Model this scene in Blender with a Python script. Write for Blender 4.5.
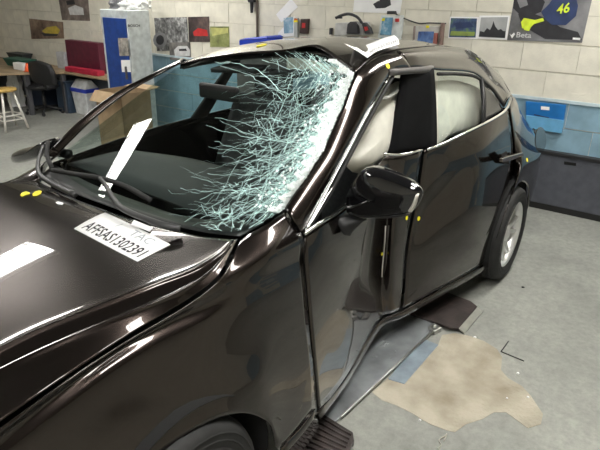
import bpy, bmesh, math, random
import numpy as np
from mathutils import Vector, Matrix
from mathutils.bvhtree import BVHTree
random.seed(7)
for o in list(bpy.data.objects): bpy.data.objects.remove(o)
scn = bpy.context.scene
COL = scn.collection
# ------------------------------------------------------------------ camera
CAM = Vector((-.88, -1.69, 1.775)); YAW, PITCH, ROLL, FPX = .616, .396, .021, 560.0
FW = Vector((math.cos(YAW)*math.cos(PITCH), math.sin(YAW)*math.cos(PITCH), -math.sin(PITCH)))
_r = FW.cross(Vector((0, 0, 1))).normalized(); _u = _r.cross(FW)
RT = _r*math.cos(ROLL) + _u*math.sin(ROLL); UP = _u*math.cos(ROLL) - _r*math.sin(ROLL)
cd = bpy.data.cameras.new('camera'); cam = bpy.data.objects.new('camera', cd); COL.objects.link(cam)
cd.sensor_width = 36; cd.lens = FPX/600*36; cd.clip_start = .02
cam.matrix_world = Matrix((
    (RT.x, UP.x, -FW.x, CAM.x), (RT.y, UP.y, -FW.y, CAM.y), (RT.z, UP.z, -FW.z, CAM.z), (0, 0, 0, 1)))
scn.camera = cam
# ------------------------------------------------------------------ world, exposure
vs = scn.view_settings
vs.view_transform = 'Standard'; vs.look = 'None'; vs.gamma = 1; vs.use_curve_mapping = False
vs.exposure = 0.0
w = bpy.data.worlds.new('world'); scn.world = w; w.use_nodes = True
w.node_tree.nodes['Background'].inputs[0].default_value = (.8, .9, 1, 1)
w.node_tree.nodes['Background'].inputs[1].default_value = .02
LAMP_POWER = 30.0          # emission strength of the fluorescent diffusers
CEIL = 3.3

# ------------------------------------------------------------------ helpers
def ray(px, py): return FW + RT*((px-300)/FPX) - UP*((py-225)/FPX)
def _at(px, py, ax, v):
    d = ray(px, py); t = (v-CAM[ax])/d[ax]; return CAM + d*t
def X(px, py, v): return _at(px, py, 0, v)
def Y(px, py, v): return _at(px, py, 1, v)
def Z(px, py, v): return _at(px, py, 2, v)
def V(x, y, z): return Vector((x, y, z))
def link(o, parent=None):
    COL.objects.link(o)
    if parent is not None:
        o.parent = parent
        if parent.parent is None: o.matrix_parent_inverse = parent.matrix_basis.inverted()
    return o
def tag(o, label=None, cat=None, group=None, kind=None):
    if label: o['label'] = label
    if cat: o['category'] = cat
    if group: o['group'] = group
    if kind: o['kind'] = kind
    return o
def thing(name, label, cat, loc=(0, 0, 0), group=None):
    o = bpy.data.objects.new(name, None); COL.objects.link(o); o.location = loc; o.empty_display_size = .1
    return tag(o, label, cat, group)

MATS = {}
def mat(name, col, rough=.5, metal=0, coat=0, spec=.5, var=.12, scale=8, bump=0, bscale=40, emit=None, alpha=None, sheen=0, col2=None, ramp=(.35, .65)):
    if name in MATS: return MATS[name]
    m = bpy.data.materials.new(name); m.use_nodes = True; MATS[name] = m
    nt = m.node_tree; b = nt.nodes['Principled BSDF']; L = nt.links
    tc = nt.nodes.new('ShaderNodeTexCoord')
    n = nt.nodes.new('ShaderNodeTexNoise'); n.inputs['Scale'].default_value = scale; n.inputs['Detail'].default_value = 6
    L.new(tc.outputs['Object'], n.inputs['Vector'])
    cr = nt.nodes.new('ShaderNodeValToRGB'); L.new(n.outputs['Fac'], cr.inputs['Fac'])
    c2 = col2 or tuple(c*(1+var) for c in col); c1 = col if col2 else tuple(c*(1-var) for c in col)
    cr.color_ramp.elements[0].color = (*c1, 1); cr.color_ramp.elements[1].color = (*c2, 1)
    cr.color_ramp.elements[0].position = ramp[0]; cr.color_ramp.elements[1].position = ramp[1]
    L.new(cr.outputs['Color'], b.inputs['Base Color'])
    b.inputs['Roughness'].default_value = rough; b.inputs['Metallic'].default_value = metal
    b.inputs['Coat Weight'].default_value = coat; b.inputs['Coat Roughness'].default_value = .03
    b.inputs['Specular IOR Level'].default_value = spec
    if sheen: b.inputs['Sheen Weight'].default_value = sheen
    if bump:
        n2 = nt.nodes.new('ShaderNodeTexNoise'); n2.inputs['Scale'].default_value = bscale; n2.inputs['Detail'].default_value = 4
        L.new(tc.outputs['Object'], n2.inputs['Vector'])
        bp = nt.nodes.new('ShaderNodeBump'); bp.inputs['Strength'].default_value = bump; bp.inputs['Distance'].default_value = .01
        L.new(n2.outputs['Fac'], bp.inputs['Height']); L.new(bp.outputs['Normal'], b.inputs['Normal'])
    if emit:
        b.inputs['Emission Color'].default_value = (*emit[0], 1); b.inputs['Emission Strength'].default_value = emit[1]
    return m
def glassmat(name, tint=(.75, .82, .8), ior=1.5, rough=.0):
    m = bpy.data.materials.new(name); m.use_nodes = True; nt = m.node_tree; nt.nodes.clear(); L = nt.links
    out = nt.nodes.new('ShaderNodeOutputMaterial'); mx = nt.nodes.new('ShaderNodeMixShader')
    t = nt.nodes.new('ShaderNodeBsdfTransparent'); t.inputs[0].default_value = (*tint, 1)
    g = nt.nodes.new('ShaderNodeBsdfGlossy'); g.inputs['Roughness'].default_value = rough
    fr = nt.nodes.new('ShaderNodeFresnel'); fr.inputs[0].default_value = ior
    ge = nt.nodes.new('ShaderNodeNewGeometry'); mr = nt.nodes.new('ShaderNodeMapRange'); mr.inputs[3].default_value = ior; mr.inputs[4].default_value = 1/ior   # thin pane: same reflectance from both faces
    L.new(ge.outputs['Backfacing'], mr.inputs[0]); L.new(mr.outputs[0], fr.inputs[0])
    L.new(fr.outputs[0], mx.inputs[0]); L.new(t.outputs[0], mx.inputs[1]); L.new(g.outputs[0], mx.inputs[2]); L.new(mx.outputs[0], out.inputs[0])
    MATS[name] = m; return m

def mesh_obj(name, verts, faces, m, parent=None, smooth=False, solid=0, bevel=0, seg=2, offset=-1):
    me = bpy.data.meshes.new(name); me.from_pydata([tuple(v) for v in verts], [], faces); me.update()
    if smooth:
        for p in me.polygons: p.use_smooth = True
    if m: me.materials.append(m)
    o = bpy.data.objects.new(name, me); link(o, parent)
    if solid:
        s = o.modifiers.new('solid', 'SOLIDIFY'); s.thickness = solid; s.offset = offset
    if bevel:
        b = o.modifiers.new('bevel', 'BEVEL'); b.width = bevel; b.segments = seg; b.limit_method = 'ANGLE'
    return o
def cr_spline(P, t):
    n = len(P)-1
    if n == 0: return P[0].copy()
    i = min(int(t), n-1); f = t-i
    p1, p2 = P[i], P[i+1]
    p0 = P[i-1] if i > 0 else p1*2-p2
    p3 = P[i+2] if i+2 <= n else p2*2-p1
    # centripetal-ish: reduced tangents to avoid overshoot
    m1 = (p2-p0)*.5; m2 = (p3-p1)*.5
    d = (p2-p1).length
    if m1.length > d: m1 = m1*(d/m1.length)
    if m2.length > d: m2 = m2*(d/m2.length)
    f2, f3 = f*f, f*f*f
    return p1*(2*f3-3*f2+1) + m1*(f3-2*f2+f) + p2*(-2*f3+3*f2) + m2*(f3-f2)
def curve_pts(P, k): # k subdivisions per span
    n = len(P)-1
    return [cr_spline(P, i/k) for i in range(n*k+1)]
def grid(ctrl, ku, kv):
    rows = [curve_pts(r, ku) for r in ctrl]
    nu = len(rows[0])
    cols = [curve_pts([r[j] for r in rows], kv) for j in range(nu)]
    nv = len(cols[0])
    return [[cols[j][i] for j in range(nu)] for i in range(nv)]
CENTER = V(1.3, .15, .6)
def gridmesh(G):
    nv, nu = len(G), len(G[0])
    verts = [p for r in G for p in r]
    faces = [(i*nu+j, i*nu+j+1, (i+1)*nu+j+1, (i+1)*nu+j) for i in range(nv-1) for j in range(nu-1)]
    return verts, faces
def patch(name, ctrl, m, parent=None, ku=6, kv=6, solid=.004, center=None, out=True, wob=None, bevel=0):
    G = grid(ctrl, ku, kv)
    if wob: G = [[p + wob(p, j/(len(r)-1), i/(len(G)-1)) for j, p in enumerate(r)] for i, r in enumerate(G)]
    verts, faces = gridmesh(G)
    c = center or CENTER
    s = 0
    for f in faces:
        a, b, d, e = (verts[k] for k in f)
        s += (d-a).cross(e-b).dot((a+d)/2-c)
    if (s < 0) == out: faces = [tuple(reversed(f)) for f in faces]
    o = mesh_obj(name, verts, faces, m, parent, True, solid, bevel)
    o['_v'] = 0; del o['_v']
    SURF[o.name] = BVHTree.FromPolygons([tuple(v) for v in verts], faces)
    return o
SURF = {}
def hit(surf, px, py, off=.002):
    loc, nor, i, d = SURF[surf].ray_cast(CAM, ray(px, py).normalized())
    if loc is None: return None
    if nor.dot(ray(px, py)) > 0: nor = -nor
    return loc + nor*off
def drop(surf, p, off=.002, direction=V(0, 0, -1)):
    loc, nor, i, d = SURF[surf].ray_cast(p - direction*.5, direction)
    if loc is None: return p
    if nor.dot(direction) > 0: nor = -nor
    return loc + nor*off
def tube(name, pts, r, m, parent=None, seg=8, closed=False, smooth=True):
    verts, faces = [], []
    n = len(pts); prev = None
    rs = r if isinstance(r, (list, tuple)) else [r]*n
    for i, p in enumerate(pts):
        if closed: t = (pts[(i+1) % n]-pts[i-1]).normalized()
        else: t = (pts[min(i+1, n-1)]-pts[max(i-1, 0)]).normalized()
        a = prev if prev is not None else (V(0, 0, 1) if abs(t.z) < .9 else V(1, 0, 0))
        a = (a - t*a.dot(t)).normalized(); prev = a; b = t.cross(a)
        for k in range(seg):
            an = 2*math.pi*k/seg; verts.append(p + (a*math.cos(an)+b*math.sin(an))*rs[i])
    for i in range(n if closed else n-1):
        for k in range(seg):
            i2 = (i+1) % n
            faces.append((i*seg+k, i*seg+(k+1) % seg, i2*seg+(k+1) % seg, i2*seg+k))
    if not closed:
        faces.append(tuple(range(seg-1, -1, -1))); faces.append(tuple((n-1)*seg+k for k in range(seg)))
    return mesh_obj(name, verts, faces, m, parent, smooth)
def boxv(lo, hi):
    (a, b, c), (d, e, f) = lo, hi
    return [(a, b, c), (d, b, c), (d, e, c), (a, e, c), (a, b, f), (d, b, f), (d, e, f), (a, e, f)]
BF = [(0, 3, 2, 1), (4, 5, 6, 7), (0, 1, 5, 4), (1, 2, 6, 5), (2, 3, 7, 6), (3, 0, 4, 7)]
def box(name, lo, hi, m, parent=None, bevel=.004, seg=2):
    lo, hi = [min(a, b) for a, b in zip(lo, hi)], [max(a, b) for a, b in zip(lo, hi)]
    return mesh_obj(name, boxv(lo, hi), BF, m, parent, False, 0, bevel, seg)
def hexa(name, p8, m, parent=None, bevel=.004):   # bottom 4, top 4
    return mesh_obj(name, p8, BF, m, parent, False, 0, bevel)
def prism(name, poly, vec, m, parent=None, bevel=0, smooth=False):
    n = len(poly); vec = Vector(vec)
    verts = [Vector(p) for p in poly] + [Vector(p)+vec for p in poly]
    faces = [tuple(range(n-1, -1, -1)), tuple(range(n, 2*n))] + [(i, (i+1) % n, n+(i+1) % n, n+i) for i in range(n)]
    me = bpy.data.meshes.new(name); me.from_pydata([tuple(v) for v in verts], [], faces)
    bm = bmesh.new(); bm.from_mesh(me); bmesh.ops.recalc_face_normals(bm, faces=bm.faces); bm.to_mesh(me); bm.free()
    if m: me.materials.append(m)
    o = bpy.data.objects.new(name, me); link(o, parent)
    if bevel:
        b = o.modifiers.new('bevel', 'BEVEL'); b.width = bevel; b.segments = 2; b.limit_method = 'ANGLE'
    return o
def lathe(name, prof, m, parent=None, mtx=None, seg=24, smooth=True, cap=True):  # prof: (r,h), axis = local z
    verts, faces = [], []
    for r_, h in prof:
        for k in range(seg):
            a = 2*math.pi*k/seg; verts.append(V(r_*math.cos(a), r_*math.sin(a), h))
    for i in range(len(prof)-1):
        for k in range(seg):
            faces.append((i*seg+k, i*seg+(k+1) % seg, (i+1)*seg+(k+1) % seg, (i+1)*seg+k))
    if cap: faces.append(tuple(range(seg-1, -1, -1))); faces.append(tuple((len(prof)-1)*seg+k for k in range(seg)))
    if mtx: verts = [mtx @ v for v in verts]
    return mesh_obj(name, verts, faces, m, parent, smooth)
def text_mesh(body, size=1, align='LEFT', shear=0, bold=0):
    cu = bpy.data.curves.new('t', 'FONT'); cu.body = body; cu.size = size; cu.align_x = align; cu.resolution_u = 2; cu.shear = shear; cu.offset = bold
    o = bpy.data.objects.new('t', cu); COL.objects.link(o)
    dg = bpy.context.evaluated_depsgraph_get(); me = bpy.data.meshes.new_from_object(o.evaluated_get(dg))
    v = [tuple(x.co) for x in me.vertices]; f = [tuple(p.vertices) for p in me.polygons]
    bpy.data.objects.remove(o); bpy.data.curves.remove(cu); bpy.data.meshes.remove(me)
    return v, f
def lettering(name, body, fn, m, parent=None, fit=None, **kw):
    """text mapped by fn(s,t): s,t in 0..1 over the text's own bounding box"""
    v, f = text_mesh(body, **kw)
    xs = [a[0] for a in v]; ys = [a[1] for a in v]
    x0, x1, y0, y1 = min(xs), max(xs), min(ys), max(ys)
    vv = [fn((a[0]-x0)/(x1-x0), (a[1]-y0)/(y1-y0)) for a in v]
    return mesh_obj(name, vv, f, m, parent)
def bil(a, b, c, d):  # a=(0,0) b=(1,0) c=(1,1) d=(0,1)
    return lambda s, t: (a*(1-s)+b*s)*(1-t) + (d*(1-s)+c*s)*t

# ------------------------------------------------------------------ materials
PAINT = mat('brown_metallic_paint', (.031, .0232, .0200), .26, .9, 1.0, var=.05, scale=300)
_b = PAINT.node_tree.nodes['Principled BSDF']; _b.inputs['Coat Roughness'].default_value = .02
HOODP = PAINT
GLOSSB = mat('gloss_black', (.006, .006, .007), .04, 0, 1, var=.1)
BLACKP = mat('black_plastic', (.009, .009, .010), .45, var=.2, bump=.1, bscale=200)
MATTEB = mat('matte_black_trim', (.007, .007, .008), .75, spec=.15, var=.2, bump=.1, bscale=200)
DARK = mat('dark_cavity', (.006, .006, .006), .9)
RUBBER = mat('rubber', (.018, .018, .018), .75, var=.2, scale=20)
CHROME = mat('chrome', (.75, .75, .74), .12, 1, var=.04)
ALLOY = mat('alloy_silver', (.72, .72, .71), .3, .7, var=.05)
PAPER = mat('white_paper', (.9, .9, .9), .7, var=.03)
INK = mat('black_ink', (.02, .02, .025), .6)
PENC = mat('grey_pen', (.42, .45, .48), .6)
YEL = mat('yellow_sticker', (.85, .75, .02), .5, var=.05)
AIRB = mat('airbag_fabric', (.86, .84, .75), .8, var=.08, scale=12, bump=.15, bscale=14)
SEATM = mat('seat_fabric', (.035, .035, .037), .85, var=.2, scale=60, bump=.2, bscale=200)
DASH = mat('dash_plastic', (.012, .012, .013), .6, var=.2, bump=.1, bscale=300)
STEEL = mat('steel_plate', (.30, .32, .33), .38, .6, var=.3, scale=5, bump=.1, bscale=30)
GLASS = glassmat('windshield_glass', (.72, .82, .79))
SGLASS = glassmat('side_glass', (.90, .94, .92))
CRACK = mat('crack_white', (.62, .90, .87), .35, var=.1, scale=30)
SHARD = mat('shattered_glass', (.90, .96, .95), .3, var=.18, scale=60)

# ================================================================== THE ROOM
WX = 4.287; YL = 9.2; YR = -4.6; XF = -4.5
def floormat():
    m = bpy.data.materials.new('concrete_floor'); m.use_nodes = True; nt = m.node_tree; L = nt.links; b = nt.nodes['Principled BSDF']
    tc = nt.nodes.new('ShaderNodeTexCoord')
    def noise(s, d=8, r=.6):
        n = nt.nodes.new('ShaderNodeTexNoise'); n.inputs['Scale'].default_value = s; n.inputs['Detail'].default_value = d; n.inputs['Roughness'].default_value = r
        L.new(tc.outputs['Object'], n.inputs['Vector']); return n.outputs['Fac']
    def ramp(f, c):
        r = nt.nodes.new('ShaderNodeValToRGB'); L.new(f, r.inputs[0])
        while len(r.color_ramp.elements) < len(c): r.color_ramp.elements.new(.5)
        for e, (p, q) in zip(r.color_ramp.elements, c): e.position = p; e.color = (*q, 1)
        return r.outputs[0]
    base = ramp(noise(1.6), [(.3, (.20, .205, .19)), (.5, (.275, .28, .258)), (.7, (.34, .345, .315))])
    fine = ramp(noise(22, 10, .75), [(.3, (.72, .72, .72)), (.6, (1.05, 1.05, 1.03))])
    mx = nt.nodes.new('ShaderNodeMix'); mx.data_type = 'RGBA'; mx.blend_type = 'MULTIPLY'; mx.inputs[0].default_value = 1
    L.new(base, mx.inputs[6]); L.new(fine, mx.inputs[7])
    L.new(mx.outputs[2], b.inputs['Base Color'])
    rr = nt.nodes.new('ShaderNodeMapRange'); L.new(noise(5), rr.inputs[0]); rr.inputs[3].default_value = .35; rr.inputs[4].default_value = .75
    L.new(rr.outputs[0], b.inputs['Roughness'])
    bp = nt.nodes.new('ShaderNodeBump'); bp.inputs['Strength'].default_value = .15; bp.inputs['Distance'].default_value = .005
    L.new(noise(60, 6), bp.inputs['Height']); L.new(bp.outputs[0], b.inputs['Normal'])
    return m
FLOORM = floormat()
floor = box('floor', (XF-.1, YR-.1, -.12), (WX+.25, YL+.1, 0), FLOORM, bevel=0); tag(floor, 'worn grey concrete workshop floor', kind='structure')
CREAM = mat('cream_painted_block', (.74, .71, .61), .7, var=.06, scale=9, bump=.35, bscale=60)
MORT = mat('cream_mortar', (.66, .63, .54), .8, var=.08, scale=12)
BLUEW = mat('pale_blue_painted_block', (.25, .40, .50), .55, var=.12, scale=7, bump=.3, bscale=60)
PLASTER = mat('cream_plaster', (.62, .60, .52), .8, var=.06, scale=4)
CEILM = mat('ceiling_paint', (.16, .16, .155), .8, var=.05, scale=2)  # dark tone chosen to keep the bonnet's reflections dark
wall = box('wall_back', (WX+.008, YR-.1, 0), (WX+.25, YL+.1, CEIL), MORT, bevel=0); tag(wall, 'cream painted blockwork wall with blue lower band', kind='structure')
# blocks: 440 x 215 mm, 225 mm courses
bh, bl, g = .225, .45, .003
def blockmesh(nm, m, ln=bl, h=bh):
    lo, hi = (0, .0008, g/2), (.03, ln-.0008, h-g/2)
    me = bpy.data.meshes.new(nm); me.from_pydata(boxv((0, lo[1]+.0015, lo[2]+.003), (.012, hi[1]-.0015, hi[2]-.003)), [], BF)
    bm = bmesh.new(); bm.from_mesh(me)
    for f in bm.faces:
        pass
    # bevelled front face (towards -x)
    for v in bm.verts:
        if v.co.x > .006:
            v.co.y = lo[1] if v.co.y < ln/2 else hi[1]; v.co.z = lo[2] if v.co.z < h/2 else hi[2]; v.co.x = .03
    bm.to_mesh(me); bm.free(); me.materials.append(m); return me
mb_c = blockmesh('block', CREAM); mb_b = blockmesh('block', BLUEW)
z0 = .06
box('block', (WX, YR, 0), (WX+.03, 4.9, z0-.004), BLUEW, wall, .002); box('block', (WX, 4.9, 0), (WX+.03, YL, z0-.004), CREAM, wall, .002)
for c in range(0, 14):
    z = z0 + c*bh
    if z+bh > CEIL: break
    off = (bl/2 if c % 2 else 0)
    k = 0; y = YR - off
    while y < YL:
        vis = -3.3 < y+bl/2 and z < 2.1
        if vis:
            o = bpy.data.objects.new('block', mb_b if z < .9 and y < 4.7 else mb_c); COL.objects.link(o); o.parent = wall
            o.location = (WX + random.uniform(-.0025, .0025), y, z)
        y += bl
box('wall_upper_facing', (WX, YR, z0+10*bh), (WX+.03, YL, CEIL), CREAM, wall, 0)
box('wall_side_facing', (WX, YR, z0+4*bh), (WX+.03, YR+1.0, z0+10*bh), CREAM, wall, 0); box('wall_side_facing', (WX, YR, z0), (WX+.03, YR+1.0, z0+4*bh), BLUEW, wall, 0)
tag(box('wall_left', (XF, YL, 0), (WX+.2, YL+.2, CEIL), PLASTER, bevel=0), 'plain cream side wall', kind='structure')
tag(box('wall_right', (XF, YR-.2, 0), (WX+.2, YR, CEIL), PLASTER, bevel=0), 'plain cream side wall', kind='structure')
tag(box('wall_front', (XF-.2, YR-.2, 0), (XF, YL+.2, CEIL), PLASTER, bevel=0), 'plain cream wall', kind='structure')
tag(box('ceiling', (XF-.2, YR-.2, CEIL), (WX+.25, YL+.2, CEIL+.1), CEILM, bevel=0), 'dark grey painted ceiling', kind='structure')
# ceiling lights
LAMPM = mat('lamp_diffuser', (.9, .9, .9), .5, emit=((1.0, .98, .93), LAMP_POWER))
LWHITE = mat('lamp_housing', (.8, .8, .8), .4)
LOUV = mat('louvre_grey', (.3, .3, .3), .5)
def ceiling_light(x, y, label, group=None, ln=1.45, wd=.6, z=CEIL):
    t = thing('ceiling_light', label, 'ceiling light', (x, y, z), group)
    a, b = ln/2, wd/2
    box('housing', (x-a, y-b, z-.05), (x+a, y+b, z-.002), LWHITE, t, .003)
    box('diffuser', (x-a+.02, y-b+.02, z-.062), (x+a-.02, y+b-.02, z-.0505), LAMPM, t, 0)
    box('louvre', (x-a+.02, y+b-.115, z-.085), (x+a-.02, y+b-.105, z-.0625), LOUV, t, 0)
    box('louvre', (x+a-.085, y-b+.02, z-.085), (x+a-.075, y+b-.02, z-.0625), LOUV, t, 0)
    for k in range(9): box('louvre', (x-a+.1+k*.14, y+b-.105, z-.085), (x-a+.11+k*.14, y+b-.02, z-.0625), LOUV, t, 0)
    return t
for x in (-1.75, .80, 3.35):
    for y in (-1.4, 3.7): ceiling_light(x, y, 'white louvred fluorescent ceiling light', 'ceiling lights over the workshop')
exec_order = None

# ================================================================== THE CAR
car = thing('crashed_car', 'dark brown hatchback with crushed side and shattered windscreen', 'car', (1.3, .1, 0))
def mir(p, yc=.09): return V(p.x, 2*yc-p.y, p.z)
def resample(line, ts, rev=False):
    """line: list of points sorted rear->front; sample at equal fractions"""
    L = [0]
    for a, b in zip(line, line[1:]): L.append(L[-1]+(b-a).length)
    out = []
    for t in ts:
        s = t*L[-1]
        for i in range(len(line)-1):
            if s <= L[i+1] or i == len(line)-2:
                f = (s-L[i])/max(1e-9, L[i+1]-L[i]); out.append(cr_spline(line, i+min(1, max(0, f)))); break
    return out
def byx(line, xs):
    """sample a rear->front line at fractions given by x"""
    d = []
    pts = curve_pts(line, 10)
    for x in xs:
        best = min(range(len(pts)-1), key=lambda i: 0 if (pts[i].x-x)*(pts[i+1].x-x) <= 0 else min(abs(pts[i].x-x), abs(pts[i+1].x-x)))
        a, b = pts[best], pts[best+1]
        f = 0 if abs(b.x-a.x) < 1e-9 else (x-a.x)/(b.x-a.x); f = max(0, min(1, f))
        d.append(a+(b-a)*f)
    return d
# ---- bonnet
lE = [Z(238, 238, .995), Z(218, 275, .965), Z(200, 292, .95), Z(182, 303, .935), Z(148, 323, .92), Z(115, 343, .905), Z(60, 380, .88), Z(0, 421, .86), V(-.85, -.50, .74)]
lB = [Z(235.5, 239, .998), Z(214, 268, .981), Z(187, 288, .966), Z(150, 305, .953), Z(110, 322, .938), Z(32, 355, .908), Z(0, 368, .896), V(-.87, -.40, .775)]
lA = [Z(232, 239.5, 1.0), Z(210, 262, .992), Z(150, 286, .975), Z(33, 333, .934), Z(0, 348, .922), V(-.89, -.30, .80)]
lC = [Z(200, 236, 1.0), V(.15, -.27, .985), V(-.1, -.22, .957), V(-.4, -.16, .918), V(-.91, -.12, .82)]
lD = [Z(143, 222.5, .99), V(.15, .09, .988), V(-.1, .09, .962), V(-.4, .09, .925), V(-.92, .09, .83)]
rC = [Z(80, 201, .975)] + [mir(p) for p in lC[1:]]
rA = [Z(52, 188, .965)] + [mir(p) for p in byx(lA, [.2, 0, -.2, -.4])] + [mir(lA[-1])]
rB = [Z(45, 185, .962)] + [mir(p) for p in byx(lB, [.2, 0, -.2, -.4])] + [mir(lB[-1])]
rE = [Z(38, 181, .955)] + [mir(p) for p in byx(lE, [.2, 0, -.2, -.4])] + [mir(lE[-1])]
FR = [0, .12, .25, .4, .55, .7, .85, 1]
def prep(l):
    r = l[0].x; xs = [r+(-.45-r)*f for f in (0, .1, .25, .4, .6, .8, 1)]
    return byx(l, xs)[0:7] + [l[-1]]
def pr2(l): q = prep(l); q[0] = l[0]; return q
def mixl(a, b, f): return [p.lerp(q, f) for p, q in zip(a, b)]
qE, qB, qA, qC, hD, hC, hA, hB, hE = (pr2(l) for l in (rE, rB, rA, rC, lD, lC, lA, lB, lE))
up = lambda l, k: [p+V(0, 0, k*min(1, i/2)) for i, p in enumerate(l)]
hoodctrl = [qE, qB, mixl(qA, qB, .15), qA, mixl(qA, qC, .08), qC, hD, hC, mixl(hA, hC, .08), up(hA, .006), mixl(hA, hB, .2), mixl(hA, hB, .8), up(hB, .004), mixl(hB, hE, .15), mixl(hB, hE, .6), hE]
hood = patch('hood', hoodctrl, HOODP, car, 5, 5, .004)
# ---- left fender
fT = [Z(286, 211, 1.03), Z(262, 227, 1.015), Z(241.5, 240, .995), Z(222, 277, .96), Z(186, 306.5, .93), Z(118, 347, .90), Z(3, 426, .855), V(-.85, -.515, .735)]
fM = [Z(303, 238, .935), Z(272, 252, .955), Z(246, 264, .955), Z(218, 290, .935), Z(177, 315, .915), Z(112, 353, .89), Z(0, 433, .845), V(-.86, -.54, .72)]
fC = [Z(303, 258, .86), Z(272, 273, .885), Z(243, 288, .9), Z(207, 307, .9), Z(167, 323.5, .895), Z(108, 358, .875), Z(0, 440, .822), V(-.87, -.57, .70)]
fC2 = [Y(304, 270, -.635), Y(273, 286, -.65), Y(245, 302, -.66), Y(208, 321, -.655), Y(168, 338, -.625), Y(108, 371, -.605), V(-.48, -.598, .79), V(-.875, -.585, .665)]
fS = [Y(308, 320, -.685), Y(282, 338, -.70), Y(256, 350, -.705), Y(215, 368, -.70), Y(170, 385, -.675), Y(110, 405, -.642), V(-.5, -.625, .73), V(-.88, -.60, .62)]
fS2 = [Y(313, 365, -.73), Y(290, 395, -.755), Y(262, 385, -.75), Y(230, 392, -.738), Y(190, 408, -.718), Y(120, 430, -.68), V(-.5, -.66, .62), V(-.88, -.62, .55)]
fR = [Y(317, 408, -.765), V(.29, -.80, .33), Y(270, 424, -.785), Y(243, 413, -.765), Y(200, 426, -.75), V(-.26, -.735, .595), V(-.41, -.735, .43), V(-.52, -.72, .36)]
FEND = [fT, fM, fC, fC2, fS, fS2, fR]
fender = patch('fender', FEND, PAINT, car, 6, 5, .004)
patch('fender_lower', [[Y(316, 408, -.765), V(.44, -.785, .31), V(.29, -.80, .33)], [V(.60, -.755, .17), V(.45, -.775, .17), V(.33, -.79, .17)]], PAINT, car, 3, 3)
# right fender: mirrored and undamaged
rf = [[mir(p) for p in r] for r in FEND]
rf[0][0:3] = [V(.60, .80, 1.02), V(.50, .78, 1.0), Z(36, 180, .95)]
rf[1][0:2] = [V(.58, .88, .96), V(.45, .85, .955)]
rf[2][0:2] = [V(.57, .93, .90), V(.42, .92, .90)]
rf[3][0] = V(.57, .95, .86); rf[4][0] = V(.56, .97, .68); rf[5][0] = V(.56, .97, .5); rf[6][0] = V(.56, .96, .33)
patch('fender', rf, PAINT, car, 6, 5, .004)
# arch liners, dark engine-bay filler box added against light leaking through gaps
def arch_liner(cx, cy, side, r=.37, depth=.26):
    rows = []
    for k in range(9):
        a = math.radians(-20 + 220*k/8)
        rows.append([V(cx+r*math.cos(a), cy+side*d, .33+r*math.sin(a)) for d in (-.005, -depth)])
    patch('wheel_arch_liner', rows, DARK, car, 1, 3, .004, center=V(cx, cy, .33))
arch_liner(-.075, -.75, -1); arch_liner(-.075, .965, 1); arch_liner(2.7, -.85, -1); arch_liner(2.7, .85, 1)
hexa('engine_bay_light_block', [V(-.8, -.35, .2), V(.5, -.42, .2), V(.5, .6, .2), V(-.8, .5, .2), V(-.8, -.30, .70), V(.42, -.42, .90), V(.42, .6, .90), V(-.8, .45, .70)], DARK, car, .01)
# cowl
patch('cowl', [[Z(40, 176, .955), Z(75, 193, .965), Z(143, 217, .975), Z(200, 231, .985), Z(240, 236, .985)], [V(.56, .80, .975), V(.52, .45, .96), V(.50, .1, .96), V(.50, -.2, .965), V(.60, -.48, .985)]], BLACKP, car, 6, 3, .004, center=V(.5, .1, 0))
# ---- windscreen
gB = [V(.60, .83, 1.0), Z(66, 174, .99), Z(100, 196, .985), Z(143, 211, .985), Z(190, 226, .99), Z(222, 233.5, .99), Z(243, 231, 1.0), Z(265, 223, 1.01), Z(284.5, 207, 1.02)]
gT = [X(178, 67, 1.14), X(192, 63.6, 1.18), X(210, 60, 1.215), X(229, 57, 1.245), X(249, 54.8, 1.27), X(272, 52.8, 1.30), X(297, 50.3, 1.33), Y(336, 61, -.33), Y(354.5, 74, -.5)]
def bulge(f): return [b*(1-f)+t*f + V(-.25, 0, .35)*(.06*f*(1-f)*math.sin(math.pi*min(1, .12+.8*i/8))) for i, (b, t) in enumerate(zip(gB, gT))]
gl = [gB, bulge(.25), bulge(.5), bulge(.75), gT]
# the edge that follows the pillar
gl[1][-1] = Y(305, 177, -.522); gl[2][-1] = Y(323.5, 148, -.52); gl[3][-1] = Y(342, 110, -.51)
def gwob(p, u, v):
    k = max(0, (u-.55)/.45)
    return V(.02, .03, -.03)*k*math.sin(9*u+7*v)*.6*(1-abs(2*v-1)**4) if k < .97 else V(0, 0, 0)
glass = patch('windshield', gl, GLASS, car, 8, 8, 0, wob=gwob)
# ---- left A pillar
pI = [Y(284.5, 208, -.53), Y(304.5, 178, -.522), Y(323, 149, -.52), Y(341.5, 110, -.512), Y(354.5, 76, -.50), Y(366, 63, -.495), Y(380, 55, -.495), Y(397, 50.5, -.50)]
pM = [Y(290, 215, -.565), Y(311, 184, -.555), Y(330, 153, -.552), Y(351, 112, -.545), Y(366, 78, -.535), Y(377, 66, -.53), Y(388, 59, -.53), Y(402, 55, -.54)]
pO = [Y(299, 228, -.60), Y(321, 190, -.585), Y(339, 157, -.58), Y(364, 111, -.57), Y(382, 78, -.555), Y(389, 69, -.552), Y(396, 64, -.553), Y(407, 61, -.56)]
pW = [Y(303, 234, -.595), Y(325, 193, -.575), Y(343, 159, -.57), Y(369, 110, -.56), Y(388, 78, -.55), Y(393, 71, -.548), Y(400, 68.5, -.555), Y(411, 67.5, -.565)]
patch('pillar', [pI, pM, pO, pW], PAINT, car, 6, 4, .006)
tube('pillar_trim', [p+V(0, -.003, 0) for p in curve_pts(pW[:5], 5)], .004, CHROME, car, 6)
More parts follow.
